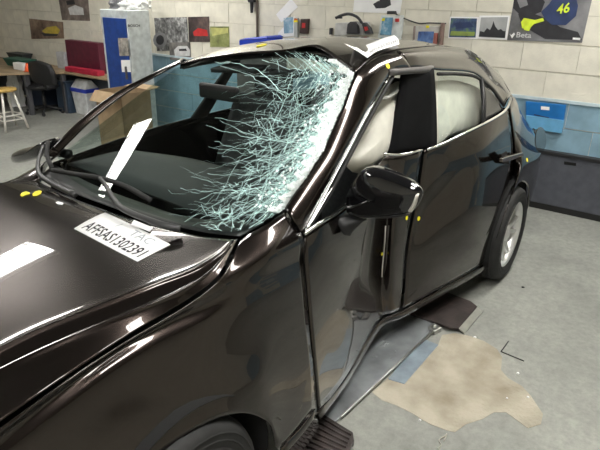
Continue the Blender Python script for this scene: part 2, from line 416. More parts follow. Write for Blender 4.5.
# window frame of the crushed door
fr = [Y(306, 232, -.59), Y(330, 193, -.57), Y(348, 159, -.565), Y(374, 110, -.555), Y(393, 76, -.545)]
tube('window_seal', curve_pts(fr, 5), .009, RUBBER, car, 8)
tube('window_trim', curve_pts([Y(308, 228, -.6), Y(320, 208, -.59), Y(333, 186, -.58)], 4), .0035, CHROME, car, 6)
patch('window_frame', [[Y(391, 70, -.56), Y(412, 68, -.57), Y(434, 66, -.585)], [Y(391, 76, -.555), Y(412, 74, -.565), Y(434, 73, -.58)]], mat('grey_frame', (.18, .17, .17), .35, .3), car, 4, 2, .012)
patch('pillar_cover', [[Y(404, 74, -.54), Y(400, 100, -.53), Y(394, 130, -.52), Y(389, 156, -.51)], [Y(434, 68, -.585), Y(436, 95, -.595), Y(437, 125, -.60), Y(437, 150, -.605)]], MATTEB, car, 4, 6, .02)
# ---- roof
R0 = [Z(178, 64, 1.42), Z(203, 59, 1.44), Z(240, 54, 1.477), Z(282, 51, 1.507), Z(313, 46, 1.537), Y(336, 59, -.33), Y(355, 72, -.5)]
R1 = [V(1.5, .66, 1.435), V(1.52, .5, 1.482), V(1.53, .3, 1.515), V(1.55, .08, 1.535), Z(342, 37.5, 1.552), Y(357, 49, -.34), Y(374, 56, -.475)]
R2 = [V(2.0, .68, 1.43), V(2.0, .53, 1.485), V(2.0, .33, 1.52), V(2.0, .1, 1.537), V(2.0, -.15, 1.54), V(1.95, -.35, 1.53), Y(400, 48.5, -.48)]
R3 = [V(2.5, .62, 1.40), V(2.5, .5, 1.45), V(2.5, .3, 1.487), V(2.5, .08, 1.503), V(2.5, -.15, 1.505), V(2.4, -.35, 1.50), Y(452, 46.5, -.49)]
R4 = [V(3.0, .56, 1.33), V(3.0, .45, 1.37), V(3.0, .25, 1.40), V(3.0, .05, 1.41), V(3.0, -.15, 1.405), V(2.95, -.33, 1.39), V(2.8, -.5, 1.38)]
R5 = [V(3.25, .54, 1.27), V(3.27, .43, 1.31), V(3.28, .25, 1.335), V(3.28, .05, 1.345), V(3.26, -.15, 1.34), V(3.2, -.33, 1.315), Y(499, 74, -.50)]
roof = patch('roof', [R0, R1, R2, R3, R4, R5], PAINT, car, 6, 6, .004)
rI = [Y(397, 50.5, -.505), Y(412, 48.5, -.505), Y(440, 46.5, -.505), Y(470, 50.5, -.505), Y(500, 75, -.53), Y(512, 95, -.67)]
rM = [Y(402, 55, -.54), Y(416, 53, -.55), Y(440, 53, -.55), Y(474, 60, -.565), Y(498, 80, -.60), Y(509.5, 97, -.69)]
rO = [Y(410, 67.5, -.563), Y(420, 67, -.572), Y(438, 70, -.58), Y(474, 73, -.60), Y(493, 89, -.645), Y(505, 106, -.71)]
patch('roof_rail', [rI, rM, rO], PAINT, car, 6, 5, .006)
# ---- doors
def col5(*p): return list(p)
D0 = [Z(305, 236, .93), Z(305, 258, .86), Y(310, 320, -.685), Y(314.5, 365, -.73), Y(319, 408, -.765)]
D1 = [Y(325, 222, -.61), Y(326, 245, -.625), Y(329, 310, -.66), Y(331, 350, -.69), Y(332, 396, -.71)]
D2 = [Y(348, 206, -.59), Y(349, 235, -.605), Y(350, 290, -.63), Y(350, 330, -.65), Y(350, 370, -.66)]
D3 = [Y(370, 178, -.555), Y(370, 220, -.57), Y(368, 270, -.59), Y(366, 310, -.60), Y(368, 337, -.61)]
D4 = [Y(386, 157, -.53), Y(385, 215, -.54), Y(383, 265, -.555), Y(381, 292, -.57), Y(383, 315, -.585)]
D5 = [Y(404, 154, -.565), Y(397, 200, -.58), Y(392, 250, -.60), Y(391, 290, -.61), Y(391, 313, -.62)]
D6 = [Y(422, 151, -.60), Y(415, 195, -.605), Y(405, 250, -.62), Y(402, 290, -.63), Y(400, 309, -.635)]
fdoor = patch('front_door', [D0, D1, D2, D3, D4, D5, D6], PAINT, car, 6, 6, .004, wob=lambda p, u, v: V(0, .005*math.sin(9*u+5*v)*math.sin(math.pi*u)*min(1, 4*v)*min(1, 6*(1-v)), 0))
E0 = [Y(425, 150.5, -.60), Y(418, 195, -.605), Y(408, 250, -.62), Y(405, 290, -.63), Y(403, 308, -.635)]
E1 = [Y(455, 137, -.66), Y(450, 175, -.68), Y(444, 225, -.71), Y(441, 262, -.72), Y(440, 288, -.72)]
E2 = [Y(488, 121, -.72), Y(486, 155, -.765), Y(480, 205, -.80), Y(478, 240, -.81), Y(476, 268, -.80)]
E3 = [Y(508, 108, -.742), Y(513, 150, -.80), Y(510, 190, -.835), Y(501, 222, -.84), Y(492, 254, -.828)]
rdoor = patch('rear_door', [E0, E1, E2, E3], PAINT, car, 8, 10, .004, wob=lambda p, u, v: V(0, (.022*math.exp(-((u-.42+.22*v)/.10)**2) - .012*math.exp(-((u-.22+.10*v)/.10)**2))*max(0, 1-1.15*v)*min(1, 8*v), 0))
# sill
S0 = [Y(318, 412, -.76), Y(345, 378, -.655), Y(380, 322, -.58), Y(403, 311, -.635), Y(440, 290, -.72), Y(476, 270, -.80), Y(494, 257, -.83)]
S1 = [p+V(.02, .0, -.05) for p in S0]; S2 = [p+V(.05, .06, -.10) for p in S0]
patch('sill', [S0, S1, S2], PAINT, car, 5, 3, .004)
# quarter panel
def arc(t, r=.355, cx=2.7, y=-.862): a = math.radians(t); return V(cx-r*math.cos(a), y, .32+r*math.sin(a))
Q0 = [Y(510, 107, -.745), Y(515, 150, -.803), Y(512.5, 190, -.838), arc(15), ]
Q1 = [Y(514, 97, -.69), V(2.72, -.845, .84), V(2.62, -.862, .72), arc(60)]
Q2 = [Y(524, 118, -.715), V(2.98, -.86, .80), V(2.82, -.868, .72), arc(95)]
Q3 = [Y(532, 128, -.72), V(3.18, -.85, .78), V(3.02, -.868, .66), arc(135)]
Q4 = [Y(537, 142, -.74), V(3.36, -.81, .74), V(3.24, -.85, .56), arc(170)]
Q5 = [V(3.52, -.70, .86), V(3.50, -.74, .70), V(3.42, -.78, .48), V(3.2, -.80, .25)]
patch('quarter_panel', [Q0, Q1, Q2, Q3, Q4, Q5], PAINT, car, 6, 6, .004)
patch('pillar', [[Y(500, 75, -.525), Y(512, 95, -.665), Y(524, 118, -.713), Y(532, 128, -.718), V(3.52, -.70, .86)], [V(3.22, -.42, 1.29), V(3.33, -.5, 1.13), V(3.43, -.58, 1.0), V(3.5, -.62, .88), V(3.55, -.64, .8)]], PAINT, car, 4, 4)
YT = (-.5, -.25, 0, .25, .52)
patch('rear_window', [[V(3.24, y*.9, 1.33-.08*abs(y)) for y in YT], [V(3.34, y*1.02, 1.165) for y in YT], [V(3.43, y*1.15, 1.0) for y in YT]], SGLASS, car, 4, 4, 0)
patch('tailgate', [[V(3.43, y*1.15, 1.0) for y in YT], [V(3.54, y*1.3, .80) for y in YT], [V(3.55, y*1.42, .5) for y in YT], [V(3.48, y*1.5, .25) for y in YT]], PAINT, car, 4, 4)
# right side, undamaged
rt = [V(.60, .88, .96), V(1.2, .98, .985), V(1.7, 1.0, 1.0), V(2.3, .93, 1.03), V(2.85, .80, 1.07), V(3.45, .68, .9)]
def low(p, dy, z): return V(p.x, p.y+dy, z)
patch('side_panel', [rt, [low(p, .06, .8) for p in rt], [low(p, .09, .6) for p in rt], [low(p, .07, .3) for p in rt[:5]]+[V(3.4, .76, .3)], [low(p, .03, .2) for p in rt[:5]]+[V(3.4, .72, .25)]], PAINT, car, 5, 4)
patch('pillar', [[V(.60, .90, 1.0), V(.76, .80, 1.16), V(.93, .72, 1.275), V(1.08, .64, 1.36), V(1.32, .64, 1.42)],
                 [V(.56, .865, 1.01), V(.72, .765, 1.18), V(.88, .685, 1.295), V(1.05, .60, 1.38), V(1.25, .60, 1.437)],
                 [V(.58, .825, 1.0), V(.74, .725, 1.165), V(.90, .65, 1.285), V(1.05, .57, 1.375), V(1.2, .55, 1.43)]], PAINT, car, 6, 5, .008)
patch('roof_rail', [[V(1.28, .65, 1.41), V(1.6, .69, 1.41), V(2.0, .71, 1.405), V(2.5, .66, 1.375), V(3.0, .60, 1.29), V(3.3, .58, 1.2)], [V(1.3, .68, 1.37), V(1.6, .73, 1.375), V(2.0, .75, 1.37), V(2.5, .70, 1.33), V(2.95, .65, 1.22), V(3.3, .62, 1.12)]], PAINT, car, 4, 3)
patch('pillar_cover', [[V(1.66, 1.0, 1.0), V(1.72, .86, 1.2), V(1.78, .73, 1.38)], [V(1.80, 1.0, 1.0), V(1.82, .86, 1.2), V(1.84, .73, 1.38)]], BLACKP, car, 3, 2, .02)
patch('side_window', [[V(.68, .87, 1.0), V(1.2, .96, 1.0), V(1.66, .99, 1.01)], [V(1.0, .72, 1.24), V(1.3, .83, 1.22), V(1.7, .86, 1.2)], [V(1.25, .66, 1.38), V(1.45, .70, 1.385), V(1.76, .735, 1.38)]], SGLASS, car, 4, 4, 0)
patch('side_window', [[V(1.8, .99, 1.01), V(2.3, .92, 1.04), V(2.8, .80, 1.08)], [V(1.82, .86, 1.2), V(2.3, .82, 1.2), V(2.85, .72, 1.18)], [V(1.84, .735, 1.38), V(2.3, .71, 1.36), V(2.85, .64, 1.25)]], SGLASS, car, 4, 4, 0)
# rear left window glass and quarter glass
patch('side_window', [[Y(438, 147, -.61), Y(455, 137, -.65), Y(481, 123, -.70)], [Y(438, 110, -.60), Y(458, 105, -.625), Y(483, 101, -.665)], [Y(438, 76, -.585), Y(458, 77, -.60), Y(478, 80, -.62)]], SGLASS, car, 5, 5, 0)
patch('quarter_window', [[Y(484, 121, -.71), Y(493, 116, -.715), Y(503, 109, -.72)], [Y(485, 103, -.67), Y(492, 104, -.68), Y(501, 105, -.70)], [Y(483, 82, -.63), Y(489, 88, -.645), Y(499, 101, -.69)]], mat('privacy_glass', (.03, .03, .03), .08), car, 4, 4, .003)
tube('window_divider', [Y(481, 79, -.62), Y(483.5, 100, -.665), Y(483, 123, -.71)], .012, BLACKP, car, 8)
tube('window_seal', curve_pts([Y(438, 74, -.582), Y(458, 74, -.595), Y(476, 77, -.61), Y(492, 89, -.645), Y(504, 106, -.705)], 5), .009, RUBBER, car, 8)
# belt-line chrome
tube('belt_trim', curve_pts([Y(427, 149.5, -.61), Y(440, 145, -.635), Y(465, 133, -.69), Y(490, 120.5, -.73), Y(503, 112.5, -.748), Y(508, 106, -.745), Y(511.5, 96, -.70)], 5), .008, CHROME, car, 8)
tube('belt_trim', curve_pts([Y(384, 154, -.535), Y(398, 155, -.56), Y(412, 152.5, -.59), Y(422, 150, -.605)], 5), .007, CHROME, car, 8)
tube('belt_trim', curve_pts([Y(304, 234, -.60), Y(318, 224, -.615), Y(335, 214, -.61), Y(347, 204, -.6)], 5), .008, CHROME, car, 8)
# ---- front end
fe = [V(-.83, -.53, .725), V(-.865, -.46, .745), V(-.895, -.31, .785), V(-.925, .09, .815), V(-.895, .49, .785), V(-.865, .64, .745), V(-.83, .71, .725)]
def frow(dx, sc, z): return [V(p.x+dx*(1-.55*abs(i-3)/3), .09+(p.y-.09)*sc, z+(p.z-.78)*.3) for i, p in enumerate(fe)]
patch('bumper', [fe, frow(-.045, 1.04, .72), frow(-.07, 1.10, .62), frow(-.09, 1.16, .48), frow(-.07, 1.18, .34), frow(-.02, 1.14, .22)], PAINT, car, 5, 4)
for s_ in (0, 1):
    f_ = (lambda p: p) if s_ == 0 else mir
    patch('bumper_corner', [[f_(p) for p in r] for r in ([V(-.84, -.53, .72), V(-.875, -.60, .64), V(-.86, -.66, .52), V(-.85, -.66, .36), V(-.82, -.65, .23)], [V(-.68, -.58, .74), V(-.70, -.645, .66), V(-.69, -.70, .55), V(-.66, -.71, .38), V(-.64, -.70, .23)], [V(-.52, -.62, .76), V(-.52, -.665, .68), V(-.51, -.70, .56), V(-.50, -.725, .38), V(-.46, -.73, .23)])], PAINT, car, 4, 4)
patch('grille', [[V(-1.005+.03*abs(y-.09), y, z) for y in (-.3, -.1, .09, .28, .48)] for z in (.60, .5, .40)], MATTEB, car, 4, 4, .01, center=V(0, .09, .5))
for s_ in (0, 1):
    f_ = (lambda p: p) if s_ == 0 else mir
    patch('headlamp', [[f_(p) for p in r] for r in ([V(-.925, -.27, .735), V(-.90, -.42, .72), V(-.83, -.57, .70)], [V(-.95, -.28, .69), V(-.93, -.44, .675), V(-.87, -.60, .655)], [V(-.965, -.30, .65), V(-.945, -.44, .635), V(-.885, -.61, .62)])], mat('lamp_lens', (.5, .52, .53), .08, .2), car, 4, 3, .02)
# ---- wheels
def wheel(cx, cy, side, steer=0, label=None):
    m = Matrix.Translation((cx, cy, .318)) @ Matrix.Rotation(steer, 4, 'Z') @ Matrix.Rotation(math.radians(90)*(1 if side < 0 else -1), 4, 'X')
    t = lathe('tyre', [(.215, -.10), (.24, -.11), (.285, -.112), (.306, -.102), (.316, -.08), (.318, 0), (.316, .08), (.306, .102), (.285, .112), (.24, .11), (.215, .10)], RUBBER, car, m, 40, cap=False)
    for k in (-.055, -.018, .018, .055):   # tread ribs
        lathe('tread_rib', [(.316, k-.013), (.3215, k-.011), (.3215, k+.011), (.316, k+.013)], RUBBER, t, m, 40, cap=False)
    for rr in (.235, .262, .285): lathe('sidewall_ring', [(rr-.004, .1105), (rr, .1145), (rr+.004, .1105)], RUBBER, t, m, 40, cap=False)
    w_ = lathe('rim', [(.205, -.09), (.222, -.095), (.222, .09), (.228, .098), (.218, .104), (.205, .09), (.198, .05), (.198, -.085)], ALLOY, car, m, 40, cap=False)
    lathe('brake_disc', [(.05, .0), (.14, .0), (.14, .02), (.05, .02)], mat('disc_steel', (.2, .19, .18), .4, .8), w_, m, 24)
    lathe('wheel_well', [(.0, -.06), (.2, -.06)], DARK, w_, m, 24, cap=False)
    lathe('hub_cap', [(.055, .04), (.052, .075), (.035, .085), (.0, .086)], ALLOY, w_, m, 20)
    for k in range(5):
        for s in (-1, 1):
            a0 = 2*math.pi*k/5 + .1*s; a1 = 2*math.pi*k/5 + .24*s
            d0 = V(math.cos(a0), math.sin(a0), 0); d1 = V(math.cos(a1), math.sin(a1), 0); n0 = V(-d0.y, d0.x, 0)
            p = [d0*.04-n0*.018+V(0, 0, .06), d0*.04+n0*.018+V(0, 0, .06), d1*.212+n0*.014+V(0, 0, .082), d1*.212-n0*.014+V(0, 0, .082)]
            prism('spoke', [m @ q for q in p], (m.to_3x3() @ V(0, 0, -.02)), ALLOY, w_, .004)
    return t
wheel(-.10, -.665, -1, .04); wheel(-.085, .85, 1, .06); wheel(2.70, -.765, -1); wheel(2.70, .77, 1)
# ---- underbody
hexa('underbody_light_block', [V(.5, -.45, .18), V(2.3, -.60, .18), V(2.3, .8, .18), V(.5, .8, .18), V(.5, -.45, .28), V(2.3, -.60, .28), V(2.3, .8, .28), V(.5, .8, .28)], DARK, car, .01)  # dark boxes added inside the body to block light
hexa('underbody_light_block', [V(2.3, -.55, .18), V(3.4, -.6, .22), V(3.4, .6, .22), V(2.3, .55, .18), V(2.3, -.55, .5), V(3.4, -.6, .6), V(3.4, .6, .6), V(2.3, .55, .5)], DARK, car, .01)
# ---- interior
patch('dashboard', [[V(.62, .78, .97), V(.60, .4, .97), V(.58, .1, .965), V(.58, -.2, .96), V(.66, -.44, .97)], [V(.95, .76, .97), V(.97, .4, .985), V(.97, .1, .985), V(.98, -.15, 1.0), V(.98, -.4, .97)], [V(1.12, .75, .88), V(1.15, .4, .9), V(1.15, .1, .9), V(1.14, -.15, .93), V(1.12, -.4, .9)], [V(1.05, .75, .5), V(1.1, .4, .5), V(1.1, .1, .5), V(1.1, -.15, .5), V(1.05, -.4, .5)]], DASH, car, 5, 4, .01)
tube('steering_wheel', [V(1.30+.08*math.sin(a)*.6, -.12+.18*math.cos(a), .92+.17*math.sin(a)) for a in [2*math.pi*k/24 for k in range(24)]], .016, BLACKP, car, 8, True)
def seat(x, y):
    def slab(nm, pts, th, par):
        return patch(nm, pts, SEATM, par, 3, 3, th, center=V(x, y, .2))
    b = slab('seat_back', [[V(x+.35+.28*f+.05*abs(q)/.25, y+q*(1-.15*f), .5+.62*f) for q in (-.25, -.12, 0, .12, .25)] for f in (0, .33, .66, 1)], .12, car)
    slab('seat_cushion', [[V(x-.2+.6*f, y+q, .46+.02*abs(q)*8*.3) for q in (-.25, -.1, .1, .25)] for f in (0, .5, 1)], .14, car)
    box('head_restraint', (x+.60, y-.13, 1.12), (x+.72, y+.13, 1.32), SEATM, car, .04, 3)
seat(1.25, -.10); seat(1.3, .55)
patch('rear_seat', [[V(2.35+.3*f, y, .5+.6*f) for y in (-.5, 0, .6)] for f in (0, .5, 1)], SEATM, car, 3, 3, .14)
patch('rear_shelf', [[V(2.7, y, 1.02) for y in (-.5, .05, .6)], [V(3.3, y, 1.02) for y in (-.5, .05, .55)]], DASH, car, 3, 3, .02)
box('rear_view_mirror', (1.02, .02, 1.30), (1.05, .26, 1.37), BLACKP, car, .012, 3)
patch('headliner', [[p+V(.03, 0, -.03) for p in r] for r in (R0, R1, R2, R3, R4)], DASH, car, 3, 3, .004, out=False)
for ys in ((.40, .14), (.06, -.12)):
    patch('sun_visor', [[V(1.25, ys[0], 1.40), V(1.27, ys[1], 1.415)], [V(1.37, ys[0], 1.415), V(1.39, ys[1], 1.43)]], DASH, car, 3, 3, .02)
for yy in (-.3, .1, .45): box('head_restraint', (2.62, yy-.12, 1.08), (2.72, yy+.12, 1.24), SEATM, car, .035, 3)
# ---- curtain airbags
def airbag(front, back, m=AIRB):
    """closed pillow between an outline (list of 3D points) pushed to both sides"""
    n = len(front); c = sum(front, V(0, 0, 0))/n
    nrm = V(0, -1, 0)
    rings = []
    verts, faces = [], []
    K = 6
    for side in (1, -1):
        base = len(verts)
        for k in range(K+1):
            f = k/K
            for p in front:
                q = c + (p-c)*f
                h = math.sqrt(max(0, 1-f**2.4))*back*side
                verts.append(q + nrm*h + V(0, 0, 0))
        for k in range(K):
            for i in range(n):
                a = base+k*n+i; b = base+k*n+(i+1) % n
                faces.append((a, b, b+n, a+n) if side > 0 else (a, a+n, b+n, b))
    return mesh_obj('airbag', verts, faces, m, car, True)
ab1 = [Y(x, y, -.45) for x, y in ((352, 172), (346, 164), (354, 150), (362, 128), (372, 105), (381, 92), (392, 84), (400, 82), (404, 95), (402, 120), (396, 140), (386, 156), (372, 167), (360, 173))]
airbag(curve_pts(ab1+[ab1[0]], 3)[:-1], .06)
ab2 = [Y(x, y, -.53-.045*(y-80)/60-.02*max(0, x-440)/45) for x, y in ((430, 82), (450, 80), (466, 83), (480, 90), (486, 104), (483, 118), (474, 128), (462, 134), (450, 137), (440, 143), (430, 150), (425, 120))]
airbag(curve_pts(ab2+[ab2[0]], 3)[:-1], .03)
tube('headlining_trim', curve_pts([Y(372, 96, -.52), Y(385, 98, -.515), Y(395, 93, -.51), Y(401, 84, -.51)], 4), .008, mat('light_trim', (.6, .6, .57), .4), car, 8)
# ---- door mirrors
def door_mirror(outline, depthv, parent):
    """outline: list of 3D points (front face seen), depthv: vector towards the rear"""
    c = sum(outline, V(0, 0, 0))/len(outline); n = len(outline)
    verts, faces = [], []
    prof = [(0.0, -.38), (.4, -.36), (.7, -.29), (.88, -.2), (.97, -.1), (1.0, 0), (.99, .35), (.97, .62), (.9, .66), (.0, .60)]
    for f, h in prof:
        for p in outline: verts.append(c+(p-c)*f+depthv*h)
    for k in range(len(prof)-1):
        for i in range(n):
            a = k*n+i; b = k*n+(i+1) % n; faces.append((a, b, b+n, a+n))
    me_o = mesh_obj('door_mirror', verts, faces, GLOSSB, parent, True)
    return me_o
mo = [X(x, y, .95) for x, y in ((346.5, 196), (350, 186), (358, 175), (366, 169.5), (378, 168), (392, 172), (405, 177), (416, 183), (423, 190), (422, 198), (417, 207), (409, 214), (395, 216), (375, 218.5), (358, 218), (348.5, 215), (345.5, 206))]
dm = door_mirror(curve_pts(mo+[mo[0]], 3)[:-1], V(.10, .05, -.012), car)
patch('mirror_base', [[X(349, 214, .97), X(358, 216, .97), X(368, 217, .97)], [X(338, 217, .93), X(346, 226, .93), X(354, 230, .95)], [X(337, 222, .92), X(343, 234, .92), X(350, 236, .94)]], BLACKP, dm, 4, 4, .03)
tube('mirror_rib', curve_pts([X(350, 213, .93), X(362, 216.5, .93), X(390, 217, .93), X(409, 214.5, .93)], 4), .004, BLACKP, dm, 6)
patch('indicator_lens', [[X(417, 196, .90), X(420, 193, .94), X(422.5, 191, .97)], [X(413, 206, .905), X(417, 204, .94), X(421, 200, .97)], [X(409, 212, .91), X(412, 212, .94), X(416, 208, .97)]], mat('indicator_white', (.75, .72, .66), .15), dm, 3, 3, .006)
m2 = [X(x, y, .62) for x, y in ((12, 158), (14, 153), (22, 149), (34, 146), (44, 142), (47, 140), (49, 147), (44, 155), (34, 160), (22, 163), (14, 162))]
dm2 = door_mirror(curve_pts(m2+[m2[0]], 2)[:-1], V(.13, .03, 0), car)
tube('mirror_base', [X(44, 152, .66), V(.68, .93, .985), V(.70, .88, .98)], .025, BLACKP, dm2, 8)
# ---- wipers
def wiper(pts_arm, pts_blade):
    t = tube('wiper', curve_pts(pts_arm, 5), [.013-.005*i/(len(curve_pts(pts_arm, 5))-1) for i in range(len(curve_pts(pts_arm, 5)))], mat('wiper_black', (.035, .035, .036), .4), car, 8)
    tube('wiper_blade', curve_pts(pts_blade, 5), .011, RUBBER, t, 6)
    return t
wiper([Z(180, 229, 1.02), Z(160, 224, 1.035), Z(125, 210, 1.045), Z(113, 198, 1.05), Z(105, 184, 1.055), Z(100, 178, 1.06)], [Z(52, 170, 1.02), Z(75, 174, 1.04), Z(100, 178, 1.055), Z(125, 186, 1.06), Z(150, 200, 1.045)])
wiper([Z(75, 195, .995), Z(55, 185, 1.0), Z(40, 175, 1.01), Z(38, 163, 1.03), Z(43, 146, 1.06)], [Z(48, 142, 1.06), Z(47, 155, 1.04), Z(52, 168, 1.02)])
# ---- rear door handle, fuel flap, stickers
hp = [Y(x, y, -.835) for x, y in ((499, 158), (505, 156), (512, 154), (520, 152), (521, 155), (513, 158), (505, 161), (499, 162))]
prism('door_handle', hp, V(0, -.02, 0), CHROME and mat('handle_paint', (.20, .17, .15), .25, .7, 1), car, .004)
prism('handle_recess', [Y(x, y, -.818) for x, y in ((501, 154), (506, 151), (508, 158), (509, 164), (503, 163))], V(0, -.004, 0), DARK, car)
fl = [Y(x, y, -.86) for x, y in [(540+5.5*math.cos(a), 140+13*math.sin(a)) for a in [2*math.pi*k/20 for k in range(20)]]]
prism('fuel_flap', fl, V(.008, -.004, 0), PAINT, car, .002)
for x, y, yy in ((513.5, 159.5, -.84), (527, 160, -.90)):
    pass
def sticker(surf, px, py, r=.008, m=YEL, par=car, name='marker_sticker', sh=1.0):
    p = hit(surf, px, py, .0012)
    if p is None: return
    a = hit(surf, px+1, py, .0012); b = hit(surf, px, py-1, .0012)
    if a is None or b is None: return
    u = (a-p).normalized(); n = u.cross(b-p).normalized(); v = n.cross(u)
    prism(name, [p+(u*math.cos(t)*sh+v*math.sin(t))*r for t in [2*math.pi*k/12 for k in range(12)]], n*.001, m, par)
sticker('front_door', 406.5, 218, .011); sticker('rear_door', 418.5, 218.5, .012); sticker('front_door', 382, 254, .009)
sticker('rear_door', 513, 163, .012) ; sticker('quarter_panel', 527, 160, .014); sticker('pillar', 387.5, 66, .013); sticker('roof', 261.5, 45.5, .03, sh=.9)
def surface_line(surf, pix, r, m):
    P = [hit(surf, *p, .001) for p in pix]
    if all(P): tube('pale_line', P, r, m, car, 6)
surface_line('front_door', [(385.5, 226), (384.8, 240), (383.8, 252), (382.6, 264), (381.8, 277)], .0028, mat('pale_line_tone', (.6, .57, .52), .5))  # thin pale line run down the dent in the front door
# bonnet markers: two yellow quadrant petals and a white scrap
def blob(surf, pts, m, name, par=car, off=.0015, th=.001):
    P = [hit(surf, *p, off) for p in pts]
    if any(p is None for p in P): return None
    return prism(name, P, V(0, 0, th), m, par)
blob('hood', [(20, 195.5), (22, 193), (26, 191.8), (30, 193), (29.5, 194.5), (26, 195.5), (22, 197)], YEL, 'target_sticker')
blob('hood', [(32, 194.5), (35, 192), (39, 190.8), (42, 191.5), (41, 194), (37, 196.2), (33, 196.4)], YEL, 'target_sticker')
blob('hood', [(30, 193.2), (33, 191.8), (32.5, 194.3), (30.2, 195)], INK, 'target_sticker')
blob('hood', [(55.5, 203), (58, 201.8), (63.5, 203.5), (62.5, 205.2), (58, 205)], PAPER, 'tape_scrap')
# number sheet on bonnet
a, b, c, d = (hit('hood', *p, 0) for p in ((74, 229), (137.5, 262), (170.5, 245), (105, 213)))
fn = bil(a, b, c, d)
NS = 10
vv = [drop('hood', fn(i/NS, j/NS), .002) for j in range(NS+1) for i in range(NS+1)]
ff = [(j*(NS+1)+i, j*(NS+1)+i+1, (j+1)*(NS+1)+i+1, (j+1)*(NS+1)+i) for j in range(NS) for i in range(NS)]
sheet = mesh_obj('number_sheet', vv, ff, PAPER, car, True, .0008); sheet['label'] = 'white paper sheet with test number on bonnet'
lettering('test_number', 'AFFSAS1302391', lambda s, t: drop('hood', fn(.065+.885*s, .10+.37*t), .0036), INK, sheet, bold=.012)
lettering('pen_note', 'TAC', lambda s, t: drop('hood', fn(.56+.30*s, .62+.27*t), .0036), PENC, sheet)
lettering('pen_note', '/', lambda s, t: drop('hood', fn(.34+.04*s, .66+.2*t), .0036), PENC, sheet)
tb = [hit('hood', *p, .004) for p in ((131, 226), (134, 221), (153, 229), (150, 233))]
if all(tb): prism('tape_scrap', tb, V(0, 0, .001), PAPER, car)
# crumpled white number strip on roof
rl = grid([[Z(343, 46.5, 1.556), Y(356, 50, -.30), Y(370, 45.5, -.28), Y(382, 40.5, -.28), Y(393, 37.5, -.28)],
           [Y(356, 54, -.40), Y(364, 55, -.40), Y(374, 50.5, -.40), Y(386, 45.5, -.40), Y(397, 42, -.40)],
           [Y(366, 61, -.49), Y(369, 58.5, -.49), Y(376, 54, -.49), Y(388, 50, -.49), Y(398, 47, -.49)]], 4, 4)
rv, rf_ = gridmesh([[p+V(0, -.006, .012) for p in r] for r in rl])
strip = mesh_obj('number_strip', rv, rf_, PAPER, car, True, .001); strip['label'] = 'crumpled white paper number strip on buckled roof'
RLG = [[p+V(0, -.01, .0145) for p in r] for r in rl]
def rfn(s, t):
    u = (.30+.66*s)*(len(RLG[0])-1); v = (.80-.30*t)*(len(RLG)-1); i, j = min(int(u), len(RLG[0])-2), min(int(v), len(RLG)-2); fu, fv = u-i, v-j
    return (RLG[j][i]*(1-fu)+RLG[j][i+1]*fu)*(1-fv)+(RLG[j+1][i]*(1-fu)+RLG[j+1][i+1]*fu)*fv
lettering('test_number', 'AFFSAS1302391', rfn, INK, strip)

# ---- cracks in the windscreen: thin ribbons lying on the glass
CV, CF = [], []
def ribbon(pix, wmm, jitter=.6):
    P = [hit('windshield', x, y, .0015) for x, y in pix]
    P = [p for p in P if p is not None]
    if len(P) < 2: return
    for p, q in zip(P, P[1:]):
        if (p-q).length > .25 or (p-q).length < 1e-4: continue
        t = (q-p).normalized(); n = V(-.6, 0, .8); s = t.cross(n).normalized()*wmm*.0005*random.uniform(.6, 1.4)
        i = len(CV); CV.extend([p-s, p+s, q+s, q-s]); CF.append((i, i+1, i+2, i+3))
def jag(p, q, n, amp):
    out = []
    dx, dy = q[0]-p[0], q[1]-p[1]; L = math.hypot(dx, dy)+1e-6
    for i in range(n+1):
        f = i/n; a = random.gauss(0, amp) if 0 < i < n else 0
        out.append((p[0]+dx*f-dy/L*a, p[1]+dy*f+dx/L*a))
    return out
def edge_x(y):  # pixel x of the pillar edge at height y, used only to spread cracks over the glass
    pts = [(47, 315), (60, 336), (74, 354), (110, 341), (149, 323), (178, 304), (207, 284), (226, 262), (234, 235)]
    for (y0, x0), (y1, x1) in zip(pts, pts[1:]):
        if y0 <= y <= y1: return x0+(x1-x0)*(y-y0)/(y1-y0)
    return 240
# main visible long cracks
for pl, w_ in (([(215, 62), (240, 64), (258, 70), (270, 80), (281, 92), (290, 95)], 3), ([(220, 66), (250, 75), (262, 84), (276, 90), (286, 97)], 2.2),
               ([(235, 88), (250, 82), (262, 84)], 1.8), ([(290, 95), (300, 80), (308, 65), (314, 50)], 2), ([(270, 130), (283, 105), (290, 95)], 2.2),
               ([(215, 118), (240, 122), (262, 128), (270, 130)], 1.4), ([(270, 130), (272, 150), (268, 175), (262, 200)], 2), ([(262, 60), (290, 70), (305, 70)], 2.5),
               ([(200, 200), (225, 190), (255, 178), (280, 168)], 1.3), ([(185, 222), (215, 205), (245, 188), (285, 165)], 1.3)):
    q = []
    for a_, b_ in zip(pl, pl[1:]): q += jag(a_, b_, 4, .8)
    ribbon(q, w_)
# long curved cracks sweeping from the pillar edge into the glass
def sweep(x, y, ang, L, curv, wmm, amp=.7):
    pl = []; n = max(4, int(L/5)); st_ = L/n
    for i in range(n+1):
        pl.append((x+random.gauss(0, amp), y+random.gauss(0, amp)))
        x += st_*math.cos(ang); y += st_*math.sin(ang); ang += curv*st_
        if y > 236 or y < 50: break
    ribbon(pl, wmm)
for k in range(150):
    y = random.uniform(52, 150); sweep(edge_x(y)-random.uniform(0, 8), y, math.radians(random.gauss(138, 16)), random.uniform(18, 75) if random.random() < .8 else random.uniform(75, 125), random.gauss(.002, .004), random.uniform(.55, 1.5))
for k in range(130):
    y = random.uniform(110, 218); sweep(edge_x(y)-random.uniform(0, 8), y, math.radians(random.gauss(160, 17)), random.uniform(15, 55) if random.random() < .8 else random.uniform(55, 115), random.gauss(-.001, .004), random.uniform(.55, 1.5))
